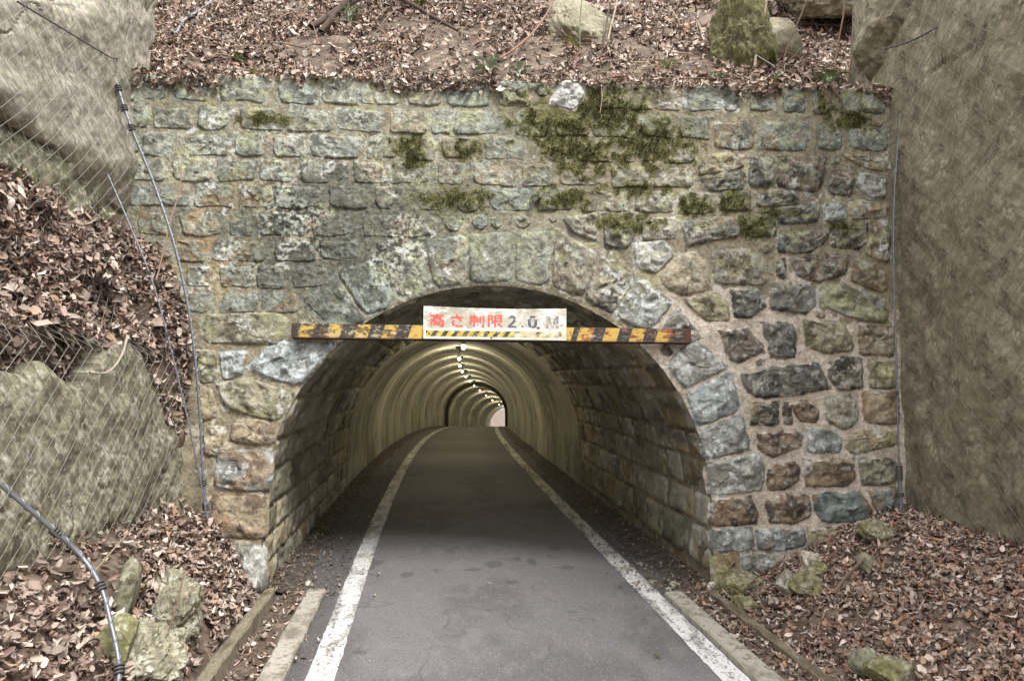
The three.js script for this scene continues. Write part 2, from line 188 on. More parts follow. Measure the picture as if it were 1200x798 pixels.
const STONES=[['g',0.009,[-3.096,4.083,-3.051,4.094,-2.963,4.071,-2.982,4.344,-3.056,4.34,-3.115,4.327]],
['g',0.009,[-2.961,4.085,-2.879,4.09,-2.72,4.104,-2.716,4.338,-2.828,4.325,-2.952,4.344]],
['g',0.009,[-2.66,4.099,-2.548,4.096,-2.376,4.095,-2.361,4.331,-2.609,4.336,-2.684,4.334]],
['g',0.009,[-2.274,4.088,-2.033,4.106,-1.888,4.088,-1.875,4.333,-2.106,4.334,-2.296,4.322]],
['g',0.009,[-1.774,4.1,-1.627,4.084,-1.456,4.083,-1.458,4.327,-1.605,4.346,-1.81,4.308]],
['g',0.009,[-1.428,4.116,-1.323,4.098,-1.101,4.077,-1.127,4.337,-1.277,4.346,-1.441,4.34]],
['t',0.009,[-1.107,4.094,-0.943,4.088,-0.736,4.098,-0.768,4.338,-0.913,4.339,-1.111,4.319]],
['t',0.009,[-0.704,4.108,-0.521,4.093,-0.392,4.097,-0.397,4.337,-0.576,4.324,-0.73,4.336]],
['g',0.009,[-0.365,4.095,-0.151,4.088,0.032,4.101,0.047,4.308,-0.171,4.345,-0.386,4.361]],
['t',0.009,[0.086,4.101,0.274,4.093,0.397,4.105,0.394,4.351,0.202,4.337,0.093,4.33]],
['g',0.009,[0.923,4.078,1.094,4.094,1.196,4.107,1.197,4.361,1.081,4.36,0.926,4.352]],
['t',0.009,[1.203,4.079,1.443,4.101,1.711,4.096,1.712,4.326,1.466,4.341,1.246,4.34]],
['g',0.009,[1.732,4.074,1.969,4.11,2.214,4.101,2.217,4.348,1.985,4.347,1.748,4.327]],
['g',0.009,[2.295,4.107,2.457,4.098,2.557,4.12,2.556,4.345,2.449,4.327,2.292,4.355]],
['g',0.009,[2.591,4.089,2.709,4.102,2.812,4.094,2.813,4.323,2.714,4.353,2.614,4.348]],
['g',0.009,[2.867,4.091,2.997,4.089,3.043,4.118,3.07,4.338,2.97,4.33,2.875,4.345]],
['g',0.009,[3.103,4.115,3.221,4.08,3.313,4.093,3.33,4.36,3.233,4.348,3.097,4.331]],
['g',0.009,[3.321,4.11,3.443,4.101,3.529,4.095,3.589,4.365,3.414,4.342,3.307,4.331]],
['g',0.009,[-3.035,3.841,-2.962,3.853,-2.851,3.856,-2.86,4.056,-2.982,4.071,-3.049,4.056]],
['g',0.009,[-2.815,3.846,-2.705,3.848,-2.485,3.845,-2.509,4.046,-2.651,4.037,-2.845,4.052]],
['g',0.009,[-2.454,3.86,-2.317,3.832,-2.176,3.885,-2.178,4.066,-2.268,4.058,-2.462,4.06]],
['g',0.009,[-2.1,3.854,-1.911,3.856,-1.714,3.839,-1.733,4.057,-1.919,4.057,-2.126,4.043]],
['g',0.009,[-1.729,3.842,-1.484,3.843,-1.31,3.853,-1.354,4.037,-1.52,4.058,-1.681,4.074]],
['g',0.009,[-1.301,3.869,-1.042,3.853,-0.889,3.847,-0.899,4.045,-1.136,4.061,-1.3,4.058]],
['t',0.009,[-0.857,3.855,-0.633,3.843,-0.52,3.847,-0.516,4.063,-0.666,4.059,-0.847,4.048]],
['g',0.009,[-0.488,3.846,-0.413,3.85,-0.313,3.837,-0.319,4.075,-0.384,4.06,-0.494,4.039]],
['g',0.009,[-0.311,3.842,-0.059,3.849,0.159,3.856,0.171,4.042,-0.036,4.069,-0.299,4.071]],
['g',0.009,[0.227,3.847,0.336,3.838,0.515,3.833,0.538,4.077,0.361,4.071,0.227,4.064]],
['t',0.009,[0.577,3.852,0.697,3.854,0.897,3.862,0.884,4.043,0.708,4.075,0.597,4.064]],
['g',0.009,[0.895,3.844,1.128,3.85,1.3,3.827,1.298,4.064,1.099,4.063,0.927,4.058]],
['g',0.009,[1.321,3.865,1.563,3.85,1.62,3.842,1.614,4.068,1.511,4.065,1.319,4.052]],
['g',0.009,[1.67,3.856,1.789,3.846,1.958,3.838,1.931,4.049,1.769,4.062,1.676,4.066]],
['g',0.009,[-3.076,3.621,-3.032,3.614,-2.916,3.638,-2.942,3.824,-3.061,3.818,-3.095,3.848]],
['g',0.009,[-2.914,3.62,-2.735,3.604,-2.63,3.6,-2.6,3.821,-2.805,3.835,-2.905,3.824]],
['g',0.009,[-2.527,3.613,-2.316,3.629,-2.177,3.621,-2.166,3.826,-2.362,3.812,-2.565,3.797]],
['g',0.009,[-2.13,3.637,-2.047,3.617,-1.867,3.63,-1.875,3.838,-2.025,3.828,-2.163,3.834]],
['g',0.009,[-1.816,3.619,-1.692,3.625,-1.554,3.613,-1.553,3.81,-1.721,3.82,-1.831,3.837]],
['g',0.009,[-1.529,3.64,-1.351,3.611,-1.084,3.619,-1.073,3.818,-1.333,3.829,-1.509,3.83]],
['g',0.009,[-1.043,3.613,-0.924,3.613,-0.762,3.629,-0.78,3.843,-0.957,3.839,-1.034,3.815]],
['t',0.009,[-0.76,3.639,-0.584,3.601,-0.428,3.618,-0.433,3.828,-0.651,3.811,-0.758,3.847]],
['t',0.009,[-0.387,3.632,-0.189,3.648,-0.1,3.622,-0.068,3.843,-0.285,3.823,-0.413,3.844]],
['g',0.009,[-0.052,3.62,0.109,3.638,0.339,3.625,0.314,3.814,0.13,3.846,-0.034,3.844]],
['t',0.009,[0.353,3.621,0.538,3.627,0.714,3.63,0.734,3.809,0.54,3.832,0.365,3.846]],
['t',0.009,[0.757,3.638,0.917,3.619,1.103,3.624,1.119,3.842,0.935,3.83,0.745,3.824]],
['t',0.009,[1.161,3.628,1.326,3.631,1.511,3.627,1.519,3.831,1.332,3.853,1.152,3.839]],
['t',0.009,[1.559,3.617,1.702,3.62,1.824,3.644,1.817,3.839,1.697,3.832,1.56,3.849]],
['g',0.009,[-3.059,3.393,-2.831,3.403,-2.683,3.391,-2.698,3.618,-2.851,3.595,-3.053,3.602]],
['g',0.009,[-2.638,3.407,-2.471,3.389,-2.28,3.41,-2.322,3.607,-2.475,3.614,-2.673,3.63]],
['g',0.009,[-2.274,3.392,-2.124,3.398,-1.947,3.415,-1.964,3.599,-2.152,3.596,-2.294,3.616]],
['g',0.009,[-1.941,3.416,-1.835,3.408,-1.622,3.402,-1.646,3.593,-1.77,3.61,-1.933,3.604]],
['g',0.009,[-1.573,3.386,-1.39,3.401,-1.177,3.44,-1.199,3.601,-1.36,3.598,-1.617,3.604]],
['t',0.009,[-1.137,3.407,-1.017,3.405,-0.842,3.409,-0.877,3.59,-0.991,3.607,-1.158,3.597]],
['t',0.009,[-0.858,3.393,-0.64,3.413,-0.493,3.418,-0.46,3.589,-0.66,3.604,-0.819,3.614]],
['t',0.009,[-0.434,3.419,-0.337,3.401,-0.2,3.405,-0.173,3.614,-0.277,3.605,-0.433,3.608]],
['t',0.009,[-0.123,3.41,0.057,3.406,0.295,3.384,0.253,3.588,0.087,3.609,-0.148,3.607]],
['g',0.009,[0.286,3.402,0.444,3.402,0.571,3.41,0.566,3.594,0.408,3.619,0.293,3.597]],
['t',0.009,[0.606,3.412,0.83,3.424,0.983,3.411,0.991,3.614,0.77,3.592,0.613,3.608]],
['t',0.009,[1.059,3.388,1.237,3.414,1.417,3.403,1.398,3.61,1.241,3.585,1.042,3.606]],
['t',0.009,[1.426,3.414,1.552,3.405,1.798,3.414,1.789,3.6,1.543,3.597,1.449,3.596]],
['g',0.009,[-3.01,3.185,-2.797,3.187,-2.45,3.18,-2.485,3.367,-2.821,3.368,-3.007,3.384]],
['g',0.009,[-2.475,3.179,-2.302,3.185,-2.121,3.181,-2.12,3.382,-2.279,3.395,-2.457,3.404]],
['g',0.009,[-2.101,3.181,-1.974,3.179,-1.836,3.181,-1.849,3.363,-1.926,3.375,-2.078,3.357]],
['g',0.009,[-1.801,3.179,-1.608,3.172,-1.386,3.195,-1.404,3.375,-1.529,3.383,-1.824,3.385]],
['g',0.009,[-1.346,3.2,-1.16,3.176,-1.009,3.188,-0.984,3.406,-1.183,3.387,-1.353,3.39]],
['t',0.009,[-0.943,3.184,-0.804,3.179,-0.691,3.189,-0.695,3.386,-0.802,3.391,-0.975,3.39]],
['t',0.009,[-0.635,3.174,-0.469,3.178,-0.324,3.173,-0.289,3.391,-0.499,3.394,-0.658,3.391]],
['g',0.009,[-0.268,3.199,-0.21,3.166,-0.058,3.18,-0.072,3.385,-0.149,3.379,-0.256,3.378]],
['g',0.009,[0.025,3.195,0.182,3.173,0.392,3.192,0.385,3.391,0.18,3.39,-0.038,3.386]],
['g',0.009,[0.416,3.18,0.513,3.195,0.735,3.188,0.752,3.396,0.546,3.388,0.413,3.374]],
['t',0.009,[0.777,3.164,0.978,3.194,1.194,3.175,1.218,3.386,0.985,3.376,0.79,3.406]],
['t',0.009,[1.267,3.19,1.43,3.18,1.63,3.19,1.619,3.354,1.471,3.391,1.265,3.391]],
['t',0.009,[1.671,3.181,1.852,3.164,1.998,3.199,2.006,3.382,1.826,3.384,1.64,3.388]],
['o',0.009,[-2.915,2.955,-2.774,2.94,-2.623,2.938,-2.619,3.132,-2.804,3.141,-2.918,3.119]],
['o',0.009,[-2.55,2.945,-2.355,2.92,-2.204,2.955,-2.206,3.154,-2.434,3.143,-2.589,3.13]],
['g',0.009,[-2.158,2.932,-2.053,2.948,-1.954,2.924,-1.976,3.129,-2.061,3.127,-2.161,3.141]],
['g',0.009,[-1.928,2.944,-1.687,2.947,-1.524,2.941,-1.52,3.133,-1.745,3.161,-1.923,3.135]],
['g',0.009,[-1.492,2.948,-1.328,2.934,-1.123,2.959,-1.138,3.127,-1.279,3.149,-1.501,3.159]],
['t',0.009,[-1.06,2.94,-0.92,2.947,-0.721,2.942,-0.732,3.149,-0.891,3.143,-1.073,3.15]],
['t',0.009,[-0.692,2.934,-0.492,2.962,-0.425,2.916,-0.433,3.134,-0.531,3.122,-0.668,3.129]],
['o',0.009,[-2.854,2.728,-2.72,2.736,-2.601,2.753,-2.615,2.911,-2.751,2.906,-2.867,2.901]],
['o',0.009,[-2.585,2.728,-2.463,2.717,-2.322,2.715,-2.356,2.91,-2.496,2.918,-2.603,2.905]],
['g',0.009,[-2.314,2.722,-2.079,2.722,-1.842,2.715,-1.836,2.91,-2.083,2.913,-2.3,2.898]],
['g',0.009,[-1.791,2.73,-1.592,2.727,-1.432,2.732,-1.404,2.9,-1.543,2.908,-1.793,2.916]],
['g',0.009,[-1.407,2.751,-1.279,2.743,-1.071,2.724,-1.08,2.92,-1.309,2.907,-1.416,2.914]],
['g',0.009,[-2.683,2.505,-2.578,2.489,-2.514,2.508,-2.532,2.699,-2.641,2.696,-2.705,2.683]],
['g',0.009,[-2.491,2.508,-2.341,2.509,-2.29,2.509,-2.266,2.682,-2.385,2.695,-2.498,2.696]],
['g',0.009,[-2.217,2.495,-2.107,2.512,-1.932,2.493,-1.946,2.715,-2.004,2.693,-2.254,2.701]],
['g',0.009,[-1.928,2.496,-1.727,2.496,-1.677,2.501,-1.699,2.694,-1.847,2.709,-1.921,2.716]],
['g',0.009,[-1.637,2.503,-1.47,2.508,-1.319,2.519,-1.304,2.686,-1.497,2.704,-1.631,2.712]],
['g',0.009,[-2.508,2.301,-2.397,2.286,-2.236,2.304,-2.254,2.473,-2.454,2.474,-2.522,2.461]],
['g',0.009,[-2.225,2.284,-2.08,2.295,-1.904,2.296,-1.883,2.466,-2.117,2.472,-2.198,2.447]],
['g',0.009,[-1.876,2.295,-1.701,2.29,-1.542,2.289,-1.574,2.477,-1.763,2.475,-1.887,2.48]],
['w',0.03,[0.574,4.239,0.52,4.128,0.75,4.072,0.851,4.21,0.843,4.37,0.647,4.357]],
['g',0.03,[0.123,4.113,0.21,4.124,0.357,4.118,0.375,4.343,0.071,4.344]],
['g',0.015,[1.973,3.781,2.075,3.742,2.332,3.755,2.36,3.884,2.348,4.029,1.971,4.014]],
['g',0.015,[2.398,3.764,2.571,3.744,2.813,3.756,2.849,3.854,2.84,4.031,2.398,4.03]],
['g',0.015,[2.888,3.765,3.114,3.761,3.142,3.86,3.141,4.022,2.89,4.025]],
['g',0.015,[3.174,3.802,3.317,3.765,3.549,3.761,3.559,3.975,3.182,3.984]],
['Vy',0.012,[-1.554,2.077,-1.192,2.088,-1.554,2.438,-1.581,2.368,-1.599,2.323]],
['Vg',0.012,[-1.223,2.089,-0.985,2.248,-1.266,2.663,-1.412,2.537,-1.565,2.418]],
['Vg',0.012,[-0.999,2.238,-0.743,2.407,-0.906,2.809,-1.089,2.728,-1.284,2.655]],
['Vg',0.012,[-0.755,2.399,-0.445,2.5,-0.528,2.939,-0.724,2.865,-0.921,2.805]],
['Vg',0.012,[-0.459,2.497,-0.151,2.546,-0.166,3.008,-0.356,2.964,-0.543,2.933]],
['Vg',0.012,[-0.165,2.542,0.23,2.553,0.245,3.019,0.031,3.006,-0.182,3.006]],
['Vg',0.012,[0.215,2.556,0.537,2.52,0.6,3.061,0.41,3.032,0.23,3.014]],
['Vt',0.02,[0.521,2.524,0.817,2.417,0.968,2.835,0.782,2.941,0.58,3.07]],
['Vn',0.02,[0.805,2.424,1.069,2.28,1.307,2.633,1.131,2.732,0.956,2.847]],
['Vb',0.02,[1.055,2.284,1.379,2.13,1.605,2.407,1.447,2.518,1.296,2.642]],
['Vb',0.022,[1.383,2.108,1.663,2.042,1.869,2.095,1.633,2.396]],
['Vb',0.022,[1.61,2.007,1.508,1.875,1.662,1.653,2.088,1.857,1.775,2.096]],
['Vb',0.022,[1.656,1.64,1.774,1.329,2.166,1.487,2.092,1.84]],
['Vb',0.022,[1.776,1.327,1.821,1.061,2.246,1.154,2.162,1.47]],
['Vb',0.022,[1.848,0.767,2.338,0.809,2.361,1,2.314,1.159,1.821,1.053]],
['Vn',0.022,[1.854,0.523,2.27,0.534,2.292,0.649,2.228,0.781,1.86,0.76]],
['Vb',0.022,[1.849,0.314,2.255,0.318,2.234,0.528,1.854,0.516]],
['Vy',0.022,[1.872,-0.01,2.132,0.134,2.12,0.32,1.854,0.314]],
['b',0.022,[2.117,0.163,2.232,0.113,2.452,0.203,2.393,0.326,2.113,0.313]],
['b',0.022,[2.245,0.331,2.457,0.313,2.684,0.363,2.699,0.518,2.242,0.522]],
['y',0.026,[1.81,3.523,1.967,3.517,2.169,3.574,2.267,3.615,2.143,3.751,1.85,3.713]],
['k',0.026,[1.908,3.379,2.247,3.392,2.27,3.544,2.197,3.599,1.818,3.519]],
['k',0.026,[2.262,3.415,2.524,3.419,2.516,3.702,2.288,3.716]],
['n',0.026,[2.513,3.43,2.672,3.398,2.896,3.37,2.969,3.521,2.995,3.735,2.54,3.719]],
['n',0.026,[2.967,3.375,3.178,3.343,3.254,3.483,3.199,3.639,3.02,3.618]],
['b',0.022,[3.223,3.432,3.357,3.34,3.515,3.342,3.534,3.548,3.275,3.587]],
['y',0.026,[3.214,3.654,3.354,3.601,3.542,3.57,3.548,3.704,3.083,3.748]],
['m',0.026,[2.032,3.199,2.288,3.211,2.311,3.393,2.019,3.406]],
['k',0.026,[2.32,3.248,2.741,3.263,2.717,3.409,2.314,3.378]],
['m',0.026,[2.237,2.968,2.526,2.988,2.498,3.209,2.217,3.179]],
['k',0.026,[1.689,2.876,1.945,2.943,2.208,2.986,2.196,3.172,2.03,3.179,1.652,3.134]],
['k',0.026,[2.532,3.092,2.899,3.113,2.924,3.29,2.463,3.259]],
['b',0.022,[2.938,3.111,3.154,3.14,3.152,3.317,2.927,3.295]],
['y',0.026,[3.161,3.137,3.523,3.167,3.53,3.312,3.15,3.332]],
['n',0.026,[2.491,2.836,2.811,2.84,2.968,2.96,3.023,3.098,2.524,2.994]],
['n',0.026,[2.969,2.897,3.222,2.866,3.335,2.943,3.353,3.123,3.022,3.061]],
['y',0.026,[3.257,2.828,3.518,2.743,3.538,3.16,3.363,3.158]],
['t',0.026,[1.924,2.563,2.134,2.557,2.434,2.552,2.448,2.731,2.277,2.904,1.933,2.884]],
['k',0.026,[2.487,2.631,2.57,2.608,2.595,2.804,2.501,2.792]],
['n',0.026,[2.681,2.624,2.872,2.577,3.123,2.658,3.175,2.837,2.88,2.85,2.598,2.798]],
['o',0.026,[3.142,2.601,3.473,2.48,3.501,2.683,3.268,2.818,3.176,2.773]],
['y',0.026,[1.867,2.238,2.091,2.239,2.078,2.41,1.973,2.5,1.651,2.439]],
['k',0.026,[2.112,2.277,2.274,2.269,2.409,2.392,2.362,2.547,2.085,2.528]],
['k',0.026,[2.418,2.346,2.745,2.309,2.858,2.377,2.848,2.573,2.434,2.569]],
['y',0.026,[2.878,2.374,3.173,2.268,3.478,2.214,3.489,2.461,3.062,2.597,2.869,2.571]],
['n',0.026,[2.052,1.914,2.138,1.88,2.395,1.993,2.251,2.215,1.961,2.172]],
['k',0.026,[2.416,1.934,2.643,1.926,2.675,2.119,2.637,2.252,2.335,2.251]],
['y',0.026,[2.723,2.042,2.906,1.964,3.156,1.988,3.168,2.056,3.088,2.254,2.714,2.276]],
['t',0.026,[3.192,1.958,3.525,1.943,3.555,2.228,3.195,2.218]],
['k',0.026,[2.161,1.679,2.279,1.584,2.688,1.613,2.964,1.676,2.854,1.909,2.505,1.877,2.147,1.809]],
['k',0.026,[2.921,1.755,3,1.649,3.234,1.673,3.238,1.944,3.039,1.967,2.91,1.901]],
['y',0.026,[3.262,1.672,3.528,1.672,3.54,1.932,3.274,1.931]],
['k',0.026,[2.224,1.361,2.494,1.361,2.483,1.566,2.23,1.558]],
['n',0.026,[2.521,1.368,2.605,1.368,2.586,1.585,2.51,1.561]],
['n',0.026,[2.644,1.397,2.817,1.38,2.84,1.514,2.724,1.588,2.579,1.554]],
['t',0.026,[2.87,1.41,3.046,1.307,3.151,1.365,3.19,1.499,3.136,1.632,2.878,1.615]],
['o',0.026,[3.211,1.367,3.535,1.358,3.542,1.667,3.216,1.667]],
['n',0.026,[2.279,1.175,2.414,1.08,2.677,1.185,2.7,1.321,2.257,1.314]],
['b',0.022,[2.695,1.131,3.005,1.122,3.036,1.211,2.974,1.334,2.712,1.342]],
['y',0.026,[3.031,1.166,3.116,1.106,3.538,1.204,3.515,1.325,3.229,1.341,3.034,1.249]],
['n',0.026,[2.354,0.811,2.524,0.826,2.656,0.926,2.634,1.074,2.36,1.004]],
['o',0.026,[2.663,0.839,3.063,0.844,3.134,0.924,3.142,1.097,2.672,1.076]],
['y',0.026,[3.167,0.842,3.481,0.856,3.492,1.087,3.153,1.104]],
['n',0.026,[2.347,0.553,2.576,0.536,2.746,0.603,2.735,0.776,2.506,0.809,2.336,0.733]],
['c',0.026,[2.752,0.636,2.83,0.541,3.24,0.545,3.28,0.676,3.173,0.826,2.741,0.791]],
['c',0.026,[3.307,0.555,3.505,0.595,3.518,0.861,3.218,0.822]],
['y',0.026,[2.673,0.347,2.802,0.337,2.982,0.387,3.054,0.523,2.688,0.51]],
['n',0.026,[0.991,2.874,1.207,2.851,1.305,3.036,1.324,3.216,0.978,3.186]],
['t',0.026,[1.316,2.927,1.652,2.955,1.665,3.159,1.311,3.154]],
['b',0.022,[1.262,2.693,1.451,2.646,1.624,2.818,1.533,2.971,1.24,2.927]],
['t',0.026,[1.49,2.542,1.661,2.457,1.934,2.499,1.908,2.748,1.789,2.886,1.602,2.82,1.449,2.652]],
['t',0.026,[0.725,2.998,0.956,2.909,0.967,3.189,0.619,3.142]],
['y',0.022,[-2.361,2.031,-2.044,2.04,-1.703,2.019,-1.592,2.177,-1.659,2.315,-1.913,2.313,-2.386,2.296]],
['y',0.022,[-2.37,1.702,-2.215,1.71,-2.218,2.009,-2.381,1.999]],
['b',0.022,[-2.17,1.718,-1.985,1.785,-1.983,1.995,-2.211,1.986]],
['Vb',0.022,[-1.779,1.734,-1.527,1.682,-1.391,1.854,-1.223,2.064,-1.79,2.078,-1.994,1.838]],
['Vy',0.022,[-2.15,1.506,-1.891,1.434,-1.674,1.388,-1.568,1.641,-1.97,1.783,-2.255,1.727]],
['y',0.022,[-2.336,1.393,-2.175,1.436,-2.245,1.693,-2.371,1.693]],
['Vo',0.022,[-2.116,1.236,-1.731,1.196,-1.71,1.37,-1.868,1.441,-2.088,1.426]],
['y',0.022,[-2.293,1.115,-2.148,1.115,-2.134,1.381,-2.318,1.381]],
['Vb',0.022,[-2.223,0.859,-1.753,0.819,-1.733,1.192,-2.212,1.186]],
['Vo',0.022,[-2.235,0.466,-1.76,0.447,-1.771,0.814,-2.241,0.832]],
['Vb',0.022,[-2.219,0.039,-1.755,0.025,-1.766,0.422,-2.233,0.434]],
['n',0.012,[3.385,0.123,3.31,0.101,3.303,0.026,3.365,-0.026,3.439,0.012,3.45,0.085]],
['n',0.012,[3.493,0.18,3.441,0.157,3.446,0.102,3.497,0.069,3.549,0.103,3.547,0.16]],
['y',0.012,[3.276,0.109,3.217,0.098,3.215,0.046,3.262,0.025,3.296,0.061]],
['n',0.012,[3.334,0.191,3.292,0.202,3.257,0.185,3.242,0.147,3.275,0.12,3.315,0.121,3.342,0.151]],
['t',0.012,[3.092,0.125,3.036,0.056,3.078,-0.022,3.169,0.003,3.175,0.087]],
['n',0.012,[3.394,0.268,3.339,0.238,3.348,0.183,3.395,0.148,3.451,0.179,3.442,0.234]],
['n',0.012,[2.938,0.059,2.96,0.029,2.996,0.013,3.026,0.041,3.029,0.079,2.995,0.102,2.953,0.096]],
['n',0.012,[3.18,0.152,3.223,0.144,3.247,0.179,3.237,0.214,3.204,0.235,3.164,0.221,3.155,0.182]],
['t',0.012,[2.701,-0.008,2.777,0.009,2.807,0.083,2.74,0.133,2.657,0.117,2.644,0.04]],
['k',0.012,[3.326,0.236,3.343,0.269,3.335,0.307,3.294,0.318,3.255,0.298,3.249,0.256,3.284,0.229]],
['k',0.012,[2.934,0.115,2.878,0.139,2.826,0.109,2.832,0.053,2.885,0.028,2.928,0.061]],
['n',0.012,[3.416,0.303,3.46,0.259,3.53,0.247,3.563,0.306,3.553,0.368,3.489,0.399,3.426,0.366]],
['y',0.012,[2.987,0.229,2.93,0.213,2.912,0.163,2.94,0.12,2.995,0.106,3.034,0.145,3.036,0.198]],
['k',0.012,[3.389,0.379,3.338,0.403,3.305,0.358,3.336,0.315,3.392,0.328]],
['k',0.012,[3.057,0.255,3.065,0.207,3.107,0.181,3.155,0.206,3.151,0.256,3.105,0.277]],
['k',0.012,[2.645,0.084,2.646,0.129,2.607,0.155,2.57,0.131,2.557,0.088,2.601,0.068]],
['n',0.012,[2.757,0.198,2.711,0.222,2.669,0.192,2.689,0.144,2.746,0.147]],
['k',0.012,[2.864,0.132,2.888,0.187,2.861,0.232,2.8,0.241,2.772,0.189,2.801,0.142]],
['n',0.012,[3.277,0.456,3.215,0.453,3.184,0.407,3.186,0.351,3.245,0.335,3.301,0.353,3.314,0.409]],
['n',0.012,[3.384,0.394,3.439,0.381,3.469,0.425,3.45,0.469,3.398,0.479,3.359,0.44]],
['t',0.012,[3.106,0.42,3.048,0.389,3.052,0.322,3.119,0.305,3.172,0.338,3.169,0.4]],
['k',0.012,[2.878,0.295,2.856,0.26,2.878,0.223,2.925,0.214,2.95,0.248,2.949,0.284,2.918,0.313]],
['t',0.012,[2.521,0.152,2.57,0.134,2.602,0.174,2.594,0.217,2.556,0.241,2.512,0.228,2.489,0.187]],
['n',0.012,[2.33,0.123,2.272,0.061,2.316,-0.019,2.409,0.009,2.409,0.091]],
['y',0.012,[3.044,0.278,3.051,0.317,3.017,0.339,2.976,0.339,2.959,0.304,2.971,0.269,3.011,0.25]],
['g',0.012,[-0.374,3.068,-0.328,3.009,-0.245,2.999,-0.21,3.071,-0.256,3.129,-0.336,3.138]],
['g',0.012,[0.519,4.328,0.439,4.331,0.399,4.265,0.44,4.201,0.515,4.208,0.553,4.265]],
['g',0.012,[0.011,3.067,0.011,3.127,-0.041,3.168,-0.106,3.15,-0.145,3.093,-0.109,3.032,-0.036,3.019]],
['k',0.012,[3.296,0.516,3.279,0.48,3.299,0.449,3.336,0.433,3.371,0.457,3.371,0.498,3.338,0.521]],
['g',0.012,[0.048,3.141,0.015,3.072,0.077,3.023,0.141,3.064,0.129,3.136]],
['y',0.012,[2.44,2.963,2.373,2.953,2.352,2.891,2.397,2.835,2.467,2.859,2.496,2.921]],
['t',0.012,[0.356,3.145,0.283,3.158,0.229,3.112,0.25,3.045,0.32,3.032,0.375,3.077]],
['n',0.012,[1.493,2.06,1.453,2.011,1.478,1.956,1.542,1.938,1.588,1.99,1.555,2.044]],
['t',0.012,[2.211,0.029,2.217,0.086,2.176,0.122,2.119,0.111,2.098,0.055,2.146,0.011]],
['k',0.012,[3.097,3.642,3.116,3.708,3.055,3.738,2.998,3.701,3.022,3.635]],
['t',0.012,[3.402,4.004,3.412,4.057,3.375,4.095,3.321,4.082,3.305,4.032,3.342,3.991]],
['g',0.012,[-0.852,2.842,-0.835,2.879,-0.855,2.915,-0.898,2.925,-0.939,2.9,-0.931,2.856,-0.896,2.826]],
['y',0.012,[2.595,0.266,2.653,0.242,2.695,0.292,2.654,0.341,2.594,0.322]],
['t',0.012,[2.374,1.932,2.317,1.947,2.278,1.906,2.313,1.862,2.369,1.876]],
['t',0.012,[0.541,3.177,0.521,3.126,0.558,3.085,0.606,3.114,0.601,3.166]],
['y',0.012,[3.137,0.533,3.096,0.52,3.093,0.479,3.119,0.448,3.163,0.449,3.189,0.482,3.179,0.524]],
['y',0.012,[2.916,2.336,2.882,2.366,2.842,2.342,2.834,2.298,2.876,2.279,2.918,2.295]],
['n',0.012,[3.425,4.05,3.434,4.002,3.484,3.99,3.517,4.034,3.474,4.066]],
['y',0.012,[3.21,4.023,3.249,3.989,3.293,4.019,3.28,4.067,3.227,4.067]]];
